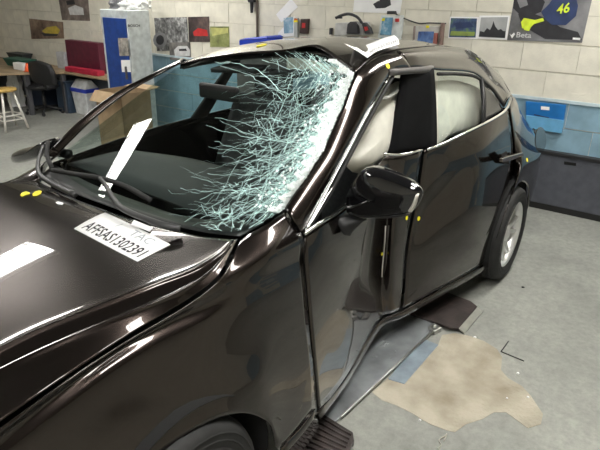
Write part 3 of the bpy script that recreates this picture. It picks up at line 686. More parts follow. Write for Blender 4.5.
# fine hairline cracks further out
for k in range(95):
    y = random.uniform(75, 222); x = edge_x(y)-random.uniform(25, 75)
    sweep(x, y, math.radians(random.gauss(172, 16)), random.uniform(20, 65), random.gauss(-.002, .005), random.uniform(.3, .6))
# cracks running along the pillar
for k in range(170):
    d = abs(random.gauss(0, 26))+2; y = random.uniform(55, 215)
    pl = []; L = random.uniform(8, 44); dr = random.gauss(0, 7)
    for i in range(6):
        yy = max(48, min(228, y+L*(i/5-.5)))
        pl.append((edge_x(yy)-d-dr*(i/5-.5)+random.gauss(0, .9), yy))
    ribbon(pl, random.uniform(.55, 1.6))
# small irregular web around impact points
for (cx, cy, R, n) in ((288, 95, 17, 34), (268, 128, 17, 36), (262, 178, 22, 22), (240, 205, 26, 30), (222, 224, 22, 40), (275, 60, 22, 16), (318, 70, 16, 24), (256, 150, 18, 22), (282, 192, 18, 30)):
    for k in range(n):
        a = random.uniform(0, 6.28); r = R*math.sqrt(random.random()); p = (cx+r*math.cos(a), cy+r*math.sin(a))
        b_ = random.uniform(0, 6.28); l = random.uniform(4, 14)
        ribbon(jag(p, (p[0]+l*math.cos(b_), p[1]+l*math.sin(b_)), 3, .7), random.uniform(.6, 2.0))
ck = mesh_obj('crack_web', CV, CF, CRACK, glass); ck['kind'] = 'stuff'; ck['label'] = 'web of whitish cracks in the windscreen'
# crushed granules along the pillar
SV, SF = [], []
for k in range(4200):
    y = random.uniform(60, 212); e = edge_x(y); wid = 4.5 + 5*max(0, math.sin((y-75)/28))*(y > 75) + 2.5*math.sin(y*.55)
    dd = random.random()**1.3*max(2, wid)*1.7+.3 if random.random() < .93 else random.uniform(0, 34)
    p = hit('windshield', e-dd, y, .003)
    if p is None: continue
    s = random.uniform(.002, .0085)
    n = V(random.gauss(-.6, .5), random.gauss(0, .5), random.gauss(.8, .4)).normalized(); u_ = n.orthogonal().normalized(); v_ = n.cross(u_)
    i = len(SV); a = random.uniform(0, 6.28)
    pts = [p+(u_*math.cos(a+t)+v_*math.sin(a+t))*s*random.uniform(.6, 1.2) for t in (0, 1.7, 3.3, 4.8)]
    top = p+n*s*.6
    SV += pts+[top]; SF += [(i, i+1, i+4), (i+1, i+2, i+4), (i+2, i+3, i+4), (i+3, i, i+4)]
sd = mesh_obj('crushed_glass', SV, SF, SHARD, glass); sd['kind'] = 'stuff'; sd['label'] = 'white crumbled glass along the pillar'

# ================================================================== FLOOR ITEMS
def flat(name, pix, h, m, parent=None, z=0.0, bevel=.003):
    return prism(name, [Z(x, y, z+h) - V(0, 0, h) for x, y in pix], V(0, 0, h), m, parent, bevel)
CONC = mat('beige_concrete', (.27, .235, .17), .9, var=.0, scale=5, bump=.8, bscale=45, col2=(.47, .43, .345), ramp=(.28, .62))
fp = flat('floor_patch', [(372, 392), (388, 378), (404, 384), (438, 345), (442, 335), (455, 333), (470, 336), (484, 341), (497, 349), (502, 357), (501, 370), (508, 378), (522, 386), (531, 396), (543, 414), (541, 424), (528, 428), (517, 420), (506, 412), (494, 412), (482, 419), (466, 424), (455, 432), (446, 430), (430, 424), (412, 413), (396, 405), (382, 400)], .002, CONC, floor, bevel=0)
fp['label'] = 'rough beige concrete repair patch in the floor'
track = thing('steel_track', 'grey steel floor track running under the crushed car', 'track', Z(380, 370, 0))
flat('track_plate', [(322, 432), (343, 415), (437, 327), (428, 316), (400, 306), (370, 312), (300, 400)], .012, STEEL, track)
EDGE = mat('worn_steel_edge', (.5, .5, .48), .3, .9, var=.15)
e0, e1 = Z(341, 417, .018), Z(434, 330, .018)
tube('edge_bar', [e0, e0.lerp(e1, .5), e1], .007, EDGE, track, 6)
for k in range(9):
    px, py = random.choice([(383, 345), (388, 341), (394, 350), (379, 350), (390, 356), (385, 352), (397, 343), (381, 340), (375, 355)])
    p = Z(px+random.uniform(-3, 3), py+random.uniform(-3, 3), .0125); lathe('bolt_head', [(.007, 0), (.007, .003), (.004, .004)], STEEL, track, Matrix.Translation(p), 8)
br = thing('clamp_bracket', 'small rusty steel clamp beside the black tray', 'bracket', Z(434, 330, 0))
q = Z(434, 329, .02); hexa('bracket_plate', [q+V(-.035, -.02, -.02), q+V(.03, -.035, -.02), q+V(.045, .02, -.02), q+V(-.02, .03, -.02), q+V(-.035, -.02, .012), q+V(.03, -.035, .012), q+V(.045, .02, .012), q+V(-.02, .03, .012)], EDGE, br, .004)
lathe('bolt', [(.011, 0), (.011, .014), (.006, .018)], EDGE, br, Matrix.Translation(q+V(0, 0, .012)), 8)
bp_ = flat('floor_cover_plate', [(388, 378.5), (404.5, 383.5), (438.5, 344.5), (421, 337.5)], .007, mat('blue_grey_steel', (.27, .33, .38), .4, .35, var=.2, scale=9), None)
tag(bp_, 'blue-grey steel cover plate set beside the beige patch', 'plate')
TRAY = mat('dark_brown_tray', (.035, .026, .024), .5, var=.35, scale=14, bump=.2, bscale=60)
def tray(name, label, pix, lip, h, ribs=None):
    t = thing(name, label, 'tray', Z(*pix[0], 0))
    flat('tray_top', pix, h-.013, TRAY, t, z=.013)
    a_, b_ = Z(*lip[0], h), Z(*lip[1], h); d_ = (b_-a_).normalized(); n_ = V(d_.y, -d_.x, 0)
    if n_.y > 0: n_ = -n_
    prism('tray_lip', [a_, b_, b_+n_*.035-V(0, 0, h*.7), a_+n_*.035-V(0, 0, h*.7)], V(0, 0, -h*.28), EDGE, t, .002)
    if ribs:
        (p0, p1, p2, p3), n = ribs
        for k in range(n):
            f = (k+.5)/n
            a_, b_ = Z(p0[0]+(p3[0]-p0[0])*f, p0[1]+(p3[1]-p0[1])*f, h+.002), Z(p1[0]+(p2[0]-p1[0])*f, p1[1]+(p2[1]-p1[1])*f, h+.002)
            tube('rib', [a_, b_], .005, TRAY, t, 6)
    return t
tray('wheel_tray', 'dark brown tray with bright steel lip under the rear door', [(405, 311), (437, 322), (450, 327), (459, 327.5), (477, 306), (471, 301), (450, 293), (430, 288)], [(459, 328), (478, 306)], .03)
tray('ribbed_wheel_tray', 'dark brown ribbed tray below the front door gap', [(285, 475), (313, 419), (322, 413), (353, 432), (354, 440), (335, 485)], [(352, 446), (340, 480)], .045, ([(322, 415), (352, 433), (334, 478), (292, 466)], 11))
crk = thing('floor_strip', 'thin dark metal strips lying on bare concrete', 'strip', Z(505, 352, 0))
WIRE = mat('dark_wire', (.05, .05, .05), .5, .5)
tube('strip', [Z(508.5, 341, .004), Z(505, 346, .004), Z(501, 351.5, .004)], .003, WIRE, crk, 6)
tube('strip', [Z(501, 351.5, .004), Z(512, 356, .004), Z(524, 361, .004)], .003, WIRE, crk, 6)
wr = tube('wire_scrap', curve_pts([Z(437, 449, .004), Z(441, 445, .006), Z(439, 440, .004), Z(445, 436, .006), Z(447, 434, .004), Z(444, 441, .004)], 4), .0025, mat('light_wire', (.5, .48, .42), .4, .5), None, 6); tag(wr, 'curled scrap of wire at the edge of the beige patch', 'wire')
for k, (px, py, s) in enumerate(((475, 337, .009), (518, 373, .008), (528, 397, .008), (507, 398, .006), (420, 420, .007), (523, 287, .012))):
    p = Z(px, py, .003); g_ = lathe('debris_chip', [(s, 0), (s*.8, .004), (s*.3, .006)], PAPER if k != 5 else WIRE, None, Matrix.Translation((p.x, p.y, .001)), 6)
    tag(g_, ['white chip of debris on the floor by the beige patch', 'dark flat chip on the bare concrete behind the tray'][k == 5], 'debris', 'white chips around the beige patch' if k != 5 else None)

# ================================================================== ON THE BACK WALL
W = WX
def wp(px, py, d=.0): return X(px, py, W-d)
def printmat(name, cols, scale=6, stretch=(1, 1, 1), rough=.5):
    m = bpy.data.materials.new(name); m.use_nodes = True; nt = m.node_tree; L = nt.links; b = nt.nodes['Principled BSDF']
    tc = nt.nodes.new('ShaderNodeTexCoord'); mp = nt.nodes.new('ShaderNodeMapping'); mp.inputs['Scale'].default_value = stretch
    L.new(tc.outputs['Object'], mp.inputs[0])
    n = nt.nodes.new('ShaderNodeTexNoise'); n.inputs['Scale'].default_value = scale; n.inputs['Detail'].default_value = 5; n.inputs['Roughness'].default_value = .65; L.new(mp.outputs[0], n.inputs['Vector'])
    r_ = nt.nodes.new('ShaderNodeValToRGB'); L.new(n.outputs['Fac'], r_.inputs[0])
    while len(r_.color_ramp.elements) < len(cols): r_.color_ramp.elements.new(.5)
    for k, (e, c) in enumerate(zip(r_.color_ramp.elements, cols)): e.position = .3+.42*k/(len(cols)-1); e.color = (*c, 1)
    L.new(r_.outputs[0], b.inputs['Base Color']); b.inputs['Roughness'].default_value = rough
    return m
def panel(name, pix, m, d=.004, th=.003, parent=None, bevel=0):
    """flat sheet on the wall from pixel corners"""
    return prism(name, [wp(x, y, d) for x, y in pix], V(th, 0, 0), m, parent, bevel)
def poster(label, pix, m, extra=(), border=None, name='poster', cat='poster', group='posters on the block wall', dd=0):
    t = thing(name, label, cat, wp(*pix[0]), group)
    if border:
        panel('border', border, PAPER, .004, .003, t)
    panel('print', pix, m, .006+dd, .0015, t)
    for k, (nm, px, mm) in enumerate(extra): panel(nm, px, mm, .0075+dd+.001*k, .001, t)
    return t
c_ = lambda n, r, g_, b_: mat(n, (r, g_, b_), .5, var=.15, scale=14)
DKG = c_('print_dark', .03, .03, .035); GRY = c_('print_grey', .25, .25, .26); LG = c_('print_light', .6, .6, .6); RED = c_('print_red', .5, .03, .03)
NEON = c_('print_neon', .7, .85, .05); NAVY = c_('print_navy', .03, .05, .13); BRN = c_('print_brown', .16, .10, .07); TAN = c_('print_tan', .42, .36, .28); GRN = c_('print_green', .25, .33, .08)
poster('poster of a yellow race car on brown track', [(29, 18.5), (63, 22), (64, 38.5), (31.5, 39)], printmat('race_print', [(.07, .04, .03), (.22, .15, .11), (.36, .27, .2)], 5), [('shape', [(42, 31), (47, 27), (56, 26), (60, 30), (58, 34), (47, 35)], c_('print_yellow', .55, .42, .06)), ('shape', [(41, 33), (58, 34), (57, 36), (44, 36)], DKG)])
poster('poster of a pale vehicle in dust', [(58, -4), (88, -2), (90, 21), (62, 20)], printmat('dust_print', [(.06, .05, .05), (.2, .16, .14), (.4, .34, .3)], 5), [('shape', [(68, 8), (75, 5), (83, 8), (84, 15), (70, 15)], LG), ('shape', [(66, 1), (74, 0), (75, 4), (67, 5)], DKG)])
poster('grey poster of an engine', [(154, 18), (187, 17), (189, 50.5), (157, 51)], printmat('engine_print', [(.02, .02, .02), (.2, .2, .2), (.6, .6, .6)], 16), [('shape', [(158+7*math.cos(a)+2, 40+8*math.sin(a)) for a in [k*.524 for k in range(12)]], GRY), ('shape', [(158+4*math.cos(a)+2, 40+5*math.sin(a)) for a in [k*.524 for k in range(12)]], DKG)])
poster('dark poster with red lit car', [(188, 17), (209, 16.5), (210, 42), (189, 42)], printmat('night_print', [(.02, .015, .015), (.07, .05, .05), (.2, .14, .12)], 6), [('shape', [(193, 32), (198, 28), (207, 30), (208, 36), (194, 36)], RED)])
poster('poster of a white car', [(169, 42.5), (190, 42), (191, 60), (170, 60)], printmat('whitecar_print', [(.05, .05, .05), (.2, .19, .18), (.35, .33, .3)], 6), [('shape', [(174, 50), (178, 46), (187, 46), (190, 50), (190, 56), (175, 56)], LG), ('shape', [(179, 49), (186, 48.5), (187, 51), (179, 51)], DKG)], dd=.006)
poster('yellow-green landscape poster beside the dark red car poster', [(210, 26.5), (229, 26.5), (229.5, 47), (210, 47)], printmat('field_print', [(.05, .05, .03), (.25, .28, .10), (.5, .5, .25)], 4), [('shape', [(211, 28), (228, 28), (228, 33), (212, 36)], c_('print_lime', .5, .5, .18))])
poster('blue and green team photo poster', [(451, 18), (477, 18.5), (475.5, 37.5), (449, 37)], printmat('team_print', [(.02, .03, .06), (.06, .10, .2), (.16, .28, .08)], 14), [('shape', [(455, 23), (470, 22), (474, 27), (456, 29)], NAVY), ('shape', [(451, 31), (475, 32), (474, 36), (450, 35.5)], GRN)], border=[(450, 16.7), (479, 17), (477.5, 39), (448, 38.3)])
poster('grey poster of a dark crowd on steps', [(481, 17.5), (508, 17), (505, 38.2), (478.5, 37)], printmat('crowd_print', [(.3, .31, .32), (.45, .46, .46), (.6, .6, .6)], 3), [('shape', [(479, 36.5), (480, 31), (484, 32), (487, 28), (490, 30), (492, 26), (493.5, 21), (495, 26), (498, 30), (501, 29), (503, 31), (505.5, 31), (505, 38)], DKG)], border=[(479.5, 15.5), (510, 15.5), (507, 40), (477, 38.6)])
rp = poster('large poster of a leaning motorcycle racer numbered 46', [(516, -12), (595, -14), (582, 42.8), (507, 40.2)], printmat('asphalt_print', [(.10, .10, .10), (.2, .2, .21), (.3, .3, .31)], 3), [
    ('shape', [(515, -11), (535, -11), (545, 2), (541, 12), (530, 16), (520, 15), (513, 8)], DKG), ('shape', [(518, 14), (530, 12), (550, 20), (560, 27), (578, 32), (582, 40), (545, 39), (530, 30), (521, 22)], DKG),
    ('shape', [(541, 12), (549, 4), (556, -6), (575, -8), (578, 6), (576, 16), (566, 25), (552, 25), (545, 19)], NAVY), ('shape', [(521, 22), (524, 18), (535, 20), (543, 18), (544, 21), (534, 24), (528, 30), (522, 28)], NEON),
    ('shape', [(524, 26), (531, 27), (529, 31), (524, 30)], NEON), ('shape', [(517, 0), (526, -2), (528, 5), (520, 8)], GRY), ('shape', [(573, 37.5), (580.5, 38), (580, 40.2), (572.5, 39.5)], PAPER)])
def wl(name, body, pix, m, par, d=.012, **kw):
    f_ = bil(*[wp(x, y, d+.008) for x, y in pix]); return lettering(name, body, f_, m, par, **kw)
wl('number_mark', '46', [(556, 14.5), (569, 12.5), (571, 2), (558, 4.5)], NEON, rp, .012, bold=.02)
wl('lettering', 'Beta', [(516, 37.5), (531, 38), (532, 32.5), (517, 32)], LG, rp, .010, bold=.02)
panel('shape', [(509.5, 33.5), (511.2, 35.2), (514, 32.5), (515, 34.2), (512, 38.5)], PAPER, .016, .001, rp)
# loose notices and wall kit
tag(panel('paper_sheet', [(276, 14.5), (291, -1.5), (298, 7), (281.5, 22.5)], PAPER, .006, .001), 'white paper sheet hanging askew on wall', 'paper')
poster('blue and white safety notice under the tilted sheet', [(283.5, 18), (293, 17), (293, 33), (284, 33.5)], printmat('notice_print', [(.1, .2, .32), (.25, .42, .55), (.7, .75, .78)], 10), [], border=[(278, 33), (278, 37.5), (294.5, 36), (294.5, 16)], name='notice', cat='notice', group='notices on the block wall')
eb = thing('emergency_button', 'small grey emergency switch with yellow and red button', 'switch', wp(295.5, 22))
panel('switch_body', [(294, 18), (297.5, 18), (297.3, 37), (294, 37)], c_('switch_grey', .45, .46, .45), .03, .028, eb, .003)
panel('button', [(294, 18.5), (297, 18.5), (297, 21.5), (294, 21.5)], c_('button_red', .6, .12, .02), .04, .01, eb, .002); panel('collar', [(293.6, 20.5), (297.4, 20.5), (297.4, 22.2), (293.6, 22.2)], YEL, .042, .01, eb)
fa = thing('call_point', 'dark red and black call point box', 'call point', wp(303, 26))
panel('call_box', [(300.5, 19), (308.5, 18.8), (307.5, 33.8), (299.5, 33.5)], c_('callbox_dark', .045, .025, .02), .03, .028, fa, .003); panel('call_glass', [(302, 23), (305.2, 23), (305, 28), (301.8, 28)], RED, .034, .004, fa)
# grinder on wall bench
gd = thing('bench_grinder', 'grey bench grinder with black motor and hose', 'grinder', wp(350, 34))
panel('grinder_body', [(335, 23), (362, 22), (364, 35), (334, 36)], c_('grinder_grey', .5, .5, .49), .18, .16, gd, .01)
panel('motor', [(347, 24), (350, 21.5), (354, 22), (357, 26), (358, 34), (346, 34)], DKG, .22, .1, gd, .01)
panel('guard', [(361, 23), (364, 22.5), (369, 28), (371, 34), (364.5, 34)], DKG, .22, .06, gd, .008); panel('guard_badge', [(364, 27), (367, 26.5), (368, 30), (365.2, 31)], RED, .225, .006, gd)
tube('hose', curve_pts([wp(336, 18, .2), wp(341, 15.5, .2), (wp(349, 14, .2)), wp(357, 17, .2), wp(362, 23, .2)], 4), .014, DKG, gd, 8); panel('hose_nozzle', [(334.5, 16.5), (341, 16), (341, 18.7), (335, 18.7)], DKG, .21, .03, gd, .004)
tag(panel('wall_hook', [(329.5, 28), (331.5, 28), (331, 34.5), (329, 34.5)], DKG, .03, .03), 'small black tool hanging beside the grinder', 'tool')
poster('white sheet with a dark machine drawing', [(355, -10), (404, -11), (400, 13.5), (353, 12)], PAPER, [('shape', [(373, 4), (378, 1), (390, -1), (391, 5), (385, 8), (376, 8.5)], DKG), ('shape', [(379, -3), (386, -4), (387, 0), (380, 1)], DKG)], name='drawing_sheet', cat='sheet')
cb = thing('control_box', 'white control box with blue safety notices and red knob', 'control box', wp(390, 25))
panel('box_body', [(381, 15.5), (400.5, 15.5), (398, 40), (377, 40)], c_('box_white', .62, .66, .66), .09, .085, cb, .006)
panel('notice', [(382.5, 17.5), (393, 17.5), (391, 35), (380, 35)], printmat('control_print', [(.05, .15, .3), (.15, .35, .5), (.7, .75, .78)], 12), .094, .003, cb); panel('warning_mark', [(382, 18.5), (385, 18), (384.5, 21), (381.5, 21)], YEL, .097, .002, cb)
panel('knob', [(395, 18.5), (398.5, 18.5), (398.5, 22), (395, 22)], RED, .115, .02, cb, .003); panel('control_head', [(387, 11), (394, 11), (395, 14.2), (386.5, 14.2)], DKG, .08, .05, cb, .004)
tube('control_cable', curve_pts([wp(395, 13.5, .06), wp(401, 17, .02), wp(412, 21.5, .015), wp(420, 23.5, .015), wp(430, 23, .015), wp(446, 23.5, .015)], 4), .006, DKG, cb, 6)
tube('control_cable', curve_pts([wp(399, 15, .03), wp(402, 21, .015), wp(401.5, 38, .015)], 4), .005, DKG, cb, 6)
kb = thing('display_case', 'framed blue display panel with metal uprights', 'panel', wp(428, 33))
panel('frame', [(415, 26), (440, 26.5), (438, 46), (413, 45)], c_('frame_grey', .5, .49, .46), .03, .028, kb, .004)
panel('display', [(418.5, 31.5), (434, 31.5), (432.5, 43), (417, 43)], printmat('display_print', [(.04, .07, .2), (.1, .2, .45), (.35, .4, .5)], 10), .035, .004, kb); panel('tag', [(426, 25.5), (429, 25.5), (429, 28), (426, 28)], YEL, .038, .003, kb)
panel('upright', [(440.5, 23), (443, 23), (441, 46), (438.5, 46)], c_('upright_brown', .20, .13, .11), .06, .055, kb, .003); panel('upright', [(434, 33), (438, 33), (436.5, 45), (432.5, 45)], c_('upright_red', .3, .1, .08), .045, .04, kb, .003); panel('upright', [(413.5, 26), (415, 26), (413.5, 45), (412, 45)], c_('upright_brown2', .25, .2, .18), .045, .04, kb, .003)
# trunking (left of the kit)
pc = thing('cable_trunking', 'brown vertical conduit fixed up the cream wall', 'conduit', wp(258, 60))
a_ = wp(258, 20); tube('conduit', [V(W-.015, a_.y, .2), V(W-.015, a_.y, 1.5), V(W-.015, a_.y, CEIL-.05)], .014, c_('conduit_brown', .13, .10, .08), pc, 8)
for zz in (.5, 1.2, 1.9): box('clip', (W-.035, a_.y-.03, zz), (W, a_.y+.03, zz+.02), c_('clip_brown', .13, .10, .08), pc, .003)
hk = thing('hanging_hammer', 'black tool hanging high beside the brown conduit', 'tool', wp(250, 10))
panel('tool_head', [(246, -4), (253.5, -4), (253, 2.5), (248, 2.5)], DKG, .06, .05, hk, .006); panel('tool_shaft', [(249.6, 2), (251.8, 2), (251.4, 13), (250.2, 13)], DKG, .05, .03, hk, .004)
# blue case on a bench behind the roof line
bc = thing('blue_tool_case', 'bright blue plastic case behind the car roof', 'case', X(260, 45, 3.9))
bl_ = mat('blue_plastic', (.02, .06, .55), .35, var=.1)
cc = X(260, 44, 3.95)
hexa('case_body', [cc+V(-.15, .16, -.10), cc+V(-.15, -.22, -.10), cc+V(.12, -.22, -.10), cc+V(.12, .16, -.10), cc+V(-.15, .17, .04), cc+V(-.15, -.22, .075), cc+V(.12, -.22, .075), cc+V(.12, .17, .04)], bl_, bc, .015)
hexa('case_lid', [cc+V(-.16, .17, .042), cc+V(-.16, -.23, .078), cc+V(.13, -.23, .078), cc+V(.13, .17, .042), cc+V(-.13, .10, .06), cc+V(-.13, -.2, .10), cc+V(.1, -.2, .10), cc+V(.1, .10, .06)], bl_, bc, .01)
box('case_foot', (cc.x-.16, cc.y-.25, 0), (cc.x+.15, cc.y+.2, cc.z-.10), c_('stand_grey', .12, .12, .12), bc, .01)
# pale dado strip at the top of the blue band
y_a = YR+.1
dado = box('trim_1', (W-.014, YR+.05, .945), (W-.004, 4.75, .972), mat('pale_blue_trim', (.52, .63, .68), .5), None, .002); tag(dado, 'pale strip above blue band', kind='structure')
# blue wall box
nb = thing('blue_wall_pouch', 'bright blue leaflet holder with white label on wall', 'holder', wp(545, 117))
panel('holder_back', [(525.5, 101.5), (566, 105), (561.5, 133.5), (526, 128)], mat('holder_blue', (.02, .17, .48), .35, var=.12), .03, .028, nb, .004)
panel('holder_front', [(526, 115), (564, 120.5), (561.5, 133.5), (526, 128)], mat('holder_pale', (.16, .42, .68), .25, var=.1), .045, .012, nb, .004)
panel('label', [(541, 106.3), (549.5, 107), (549.3, 110.3), (540.8, 109.6)], PAPER, .033, .002, nb)
panel('slot', [(534, 114.2), (549, 117.5), (549, 118.3), (534, 115.2)], DKG, .05, .004, nb)
# dark grey padded board along the wall foot
gp = thing('grey_storage_box', 'long dark grey storage box along blue wall', 'storage box', (W-.1, -.8, 0))
GPM = mat('dark_grey_board', (.085, .09, .11), .6, var=.12, scale=14, bump=.2, bscale=120)
box('box_front', (W-.055, -2.3, .055), (W-.004, 1.6, .505), GPM, gp, .006); box('box_top', (W-.07, -2.3, .505), (W-.004, 1.6, .535), c_('box_top_black', .02, .02, .022), gp, .004)
box('plinth', (W-.05, -2.3, 0), (W-.004, 1.6, .055), c_('plinth_black', .012, .012, .012), gp, .003)
panel('handle_slot', [(564, 161.5), (576, 163), (576, 166), (564, 164.5)], DARK, .06, .006, gp, .002)
box('panel_joint', (W-.0575, .28, .055), (W-.054, .29, .505), DARK, gp, 0)

# ================================================================== LEFT BACKGROUND
# tall cabinet
CBX = 3.55
ctop = X(127, 10.5, CBX); yb = ctop.y; yl = X(99.5, 9, CBX).y; dpt = Y(149, 12.5, yb).x
cab = thing('tall_cabinet', 'tall blue-doored light grey workshop cabinet', 'cabinet', (CBX+.2, (yb+yl)/2, 0))
CBG = c_('cabinet_grey', .56, .60, .60); CBB = c_('cabinet_blue', .012, .05, .24)
H = ctop.z
box('cabinet_body', (CBX, yb, .06), (min(dpt, W-.02), yl, H), CBG, cab, .008)
box('plinth', (CBX+.02, yb+.02, 0), (min(dpt, W-.02)-.02, yl-.02, .06), DKG, cab, .004)
cdoor = box('door', (CBX-.02, yb+.03, .12), (CBX-.001, yl-.06, H-.09), CBB, cab, .005)
box('handle', (CBX-.045, yb+.07, .75), (CBX-.02, yb+.09, .9), c_('handle_dark', .08, .08, .09), cdoor, .004)
f_ = bil(*[X(x, y, CBX-.0215) for x, y in ((116, 12.3), (125, 12.6), (125, 10.4), (116, 10.1))]); lettering('lettering', 'BOSCH', f_, LG, cdoor)
f_ = bil(*[Y(x, y, yb-.0015) for x, y in ((128, 27), (140, 27), (140, 24.3), (128, 24.3))]); lettering('lettering', 'BOSCH', f_, DKG, cab, bold=.03)
for k, (pp, mm) in enumerate(((((118, 38), (128, 38), (129.5, 56), (119.5, 56)), printmat('cab_photo', [(.1, .1, .1), (.3, .28, .25), (.6, .55, .5)], 12)), (((121, 60), (130, 60), (131, 72), (122, 72)), PAPER))):
    prism('stuck_photo', [X(x, y, CBX-.022) for x, y in pp], V(-.001, 0, 0), mm, cab)
def crumple(name, c, rx, ry, rz, m, seed, label, cat):
    rnd = random.Random(seed); bm = bmesh.new(); bmesh.ops.create_icosphere(bm, subdivisions=3, radius=1)
    for v in bm.verts:
        n_ = v.co.normalized(); k = 1+.22*math.sin(5*n_.x+seed)*math.sin(6*n_.y+2)+.12*math.sin(13*n_.z+9*n_.x)+rnd.uniform(-.06, .06)
        v.co = Vector((n_.x*rx*k, n_.y*ry*k, max(-rz*.25, n_.z*rz*k)))
    me = bpy.data.meshes.new(name); bm.to_mesh(me); bm.free(); me.materials.append(m)
    o = bpy.data.objects.new(name, me); COL.objects.link(o); o.location = c
    return tag(o, label, cat)
crumple('plastic_bag', (CBX+.26, yb+.16, H+.032), .2, .11, .11, mat('bag_white', (.62, .63, .62), .5), 3, 'crumpled white plastic bag on top of cabinet', 'bag')
crumple('dark_bundle', (CBX+.2, yl-.10, H+.034), .11, .075, .11, c_('bundle_grey', .12, .12, .13), 8, 'dark grey bundle on top of the cabinet', 'bundle')
# workbench
bz = .62; yr_ = yl+.1
bf0, bf1 = Z(-45, 74.5, bz), Z(64, 71.5, bz)
bench = thing('workbench', 'long wooden workbench against the cream wall', 'workbench', (W-.4, 6.5, 0))
prism('worktop', [V(bf0.x, bf0.y, bz-.035), V(bf1.x, bf1.y, bz-.035), V(bf1.x, yr_, bz-.035), V(W-.012, yr_, bz-.035), V(W-.012, 9.0, bz-.035), V(bf0.x, 9.0, bz-.035)], V(0, 0, .035), mat('bench_wood', (.34, .25, .15), .5, var=.25, scale=5), bench, .004)
for f in (.25, .62, .97):
    q = bf0.lerp(bf1, f)+V(.05, .05, 0); box('leg', (q.x-.03, q.y-.03, 0), (q.x+.03, q.y+.03, bz-.035), c_('bench_leg', .1, .1, .11), bench, .003)
box('back_panel', (W-.05, yr_, .05), (W-.03, 9.0, bz-.035), c_('bench_back', .05, .06, .08), bench, .003)
def bt(px, py): return Z(px, py, bz)
def bbox(name, px0, px1, ptop, pbot, m, label, cat, xx, dx=.25, taper=0):
    a_ = X(px0, pbot, xx); b_ = X(px1, pbot, xx); t_ = X(px0, ptop, xx)
    y0, y1 = min(a_.y, b_.y), max(a_.y, b_.y); k = taper*(y1-y0)
    o = hexa(name, [V(xx+k, y0+k, bz+.001), V(xx+dx-k, y0+k, bz+.001), V(xx+dx-k, y1-k, bz+.001), V(xx+k, y1-k, bz+.001), V(xx, y0, t_.z), V(xx+dx, y0, t_.z), V(xx+dx, y1, t_.z), V(xx, y1, t_.z)], m, None, .008)
    return tag(o, label, cat)
bbox('green_crate', 4, 23, 58, 69, c_('crate_green', .015, .10, .07), 'dark green plastic crate on the workbench', 'crate', 3.72, .25, .08)
bbox('white_box', 13.5, 23, 62.5, 69.5, PAPER, 'small white box in front of green crate', 'box', 3.58, .1)
bbox('dark_red_tin', 32, 38, 63, 70.5, c_('tin_red', .16, .03, .03), 'dark red tin beside the orange cone', 'tin', 3.72, .1)
bbox('red_tray', 65, 97, 66.5, 70.5, c_('tray_red', .45, .02, .05), 'flat red tray on the workbench', 'tray', bf1.x+.02, .12)
bbox('grey_carton', 58, 66, 52, 69, c_('carton_grey', .5, .5, .52), 'light grey carton behind the red tray', 'carton', bf1.x+.15, .1)
bbox('red_case', 68, 100, 40, 66, c_('case_red', .10, .012, .03), 'dark red machine case on bench beside cabinet', 'case', bf1.x+.17, .12)
bbox('black_holdall', 7, 22, 52.5, 60, c_('holdall_black', .025, .03, .035), 'black tool bag behind green crate', 'bag', 4.0, .2, .1)
cp = Z(27, 69.5, bz); cone = lathe('orange_cone', [(.055, 0), (.055, .01), (.04, .012), (.02, .10), (.012, .12)], c_('cone_orange', .75, .10, .02), None, Matrix.Translation(V(X(27.5, 69, 3.6).x, X(27.5, 69, 3.6).y, bz+.001)), 16); tag(cone, 'small orange cone on the workbench', 'cone')
# under-bench boxes
for k, (px0, px1, pt, pb, col, lb) in enumerate(((28, 44, 84, 108, (.03, .045, .08), 'navy storage crate under bench beside stool'), (58, 69, 82, 107, (.035, .06, .10), 'dark blue storage crate under bench beside bin'))):
    xx = 3.95; a_ = X(px0, pb, xx); b_ = X(px1, pb, xx)
    y0, y1 = sorted((a_.y, b_.y)); h_ = X(px0, pt, xx).z
    t = thing('storage_crate', lb, 'crate', (xx+.2, (y0+y1)/2, 0)); box('crate_body', (xx, y0, 0), (W-.06, y1, h_), c_('crate_navy%d' % k, *col), t, .015); box('crate_lid', (xx-.015, y0-.01, h_), (W-.06, y1+.01, h_+.03), c_('crate_lid%d' % k, *[c*.6 for c in col]), t, .008)
crumple('white_sack', (3.75, X(18, 105, 3.75).y, .12), .12, .14, .42, PAPER, 5, 'white plastic sack under bench behind stool', 'sack')
# stool
st = thing('work_stool', 'white metal stool with round wooden seat', 'stool', (3.1, 5.95, 0))
sc = Z(4, 89.5, .52); sh = .52
lathe('seat', [(.14, -.02), (.15, -.012), (.15, .008), (.14, .015)], mat('stool_wood', (.55, .36, .10), .5, var=.15), st, Matrix.Translation((sc.x, sc.y, sh)), 24)
SW = c_('stool_white', .72, .70, .64)
for k in range(4):
    a = math.radians(45+90*k); d_ = V(math.cos(a), math.sin(a), 0)
    tube('leg', [V(sc.x, sc.y, sh-.02)+d_*.10, V(sc.x, sc.y, .0)+d_*.22+V(0, 0, .005)], .016, SW, st, 8)
for zz, rr in ((.14, .19), (.20, .178)):
    P = [V(sc.x, sc.y, zz)+V(math.cos(math.radians(45+90*k)), math.sin(math.radians(45+90*k)), 0)*rr for k in range(4)]
    for k in range(4): tube('rung', [P[k], P[(k+1) % 4]], .009, SW, st, 6)
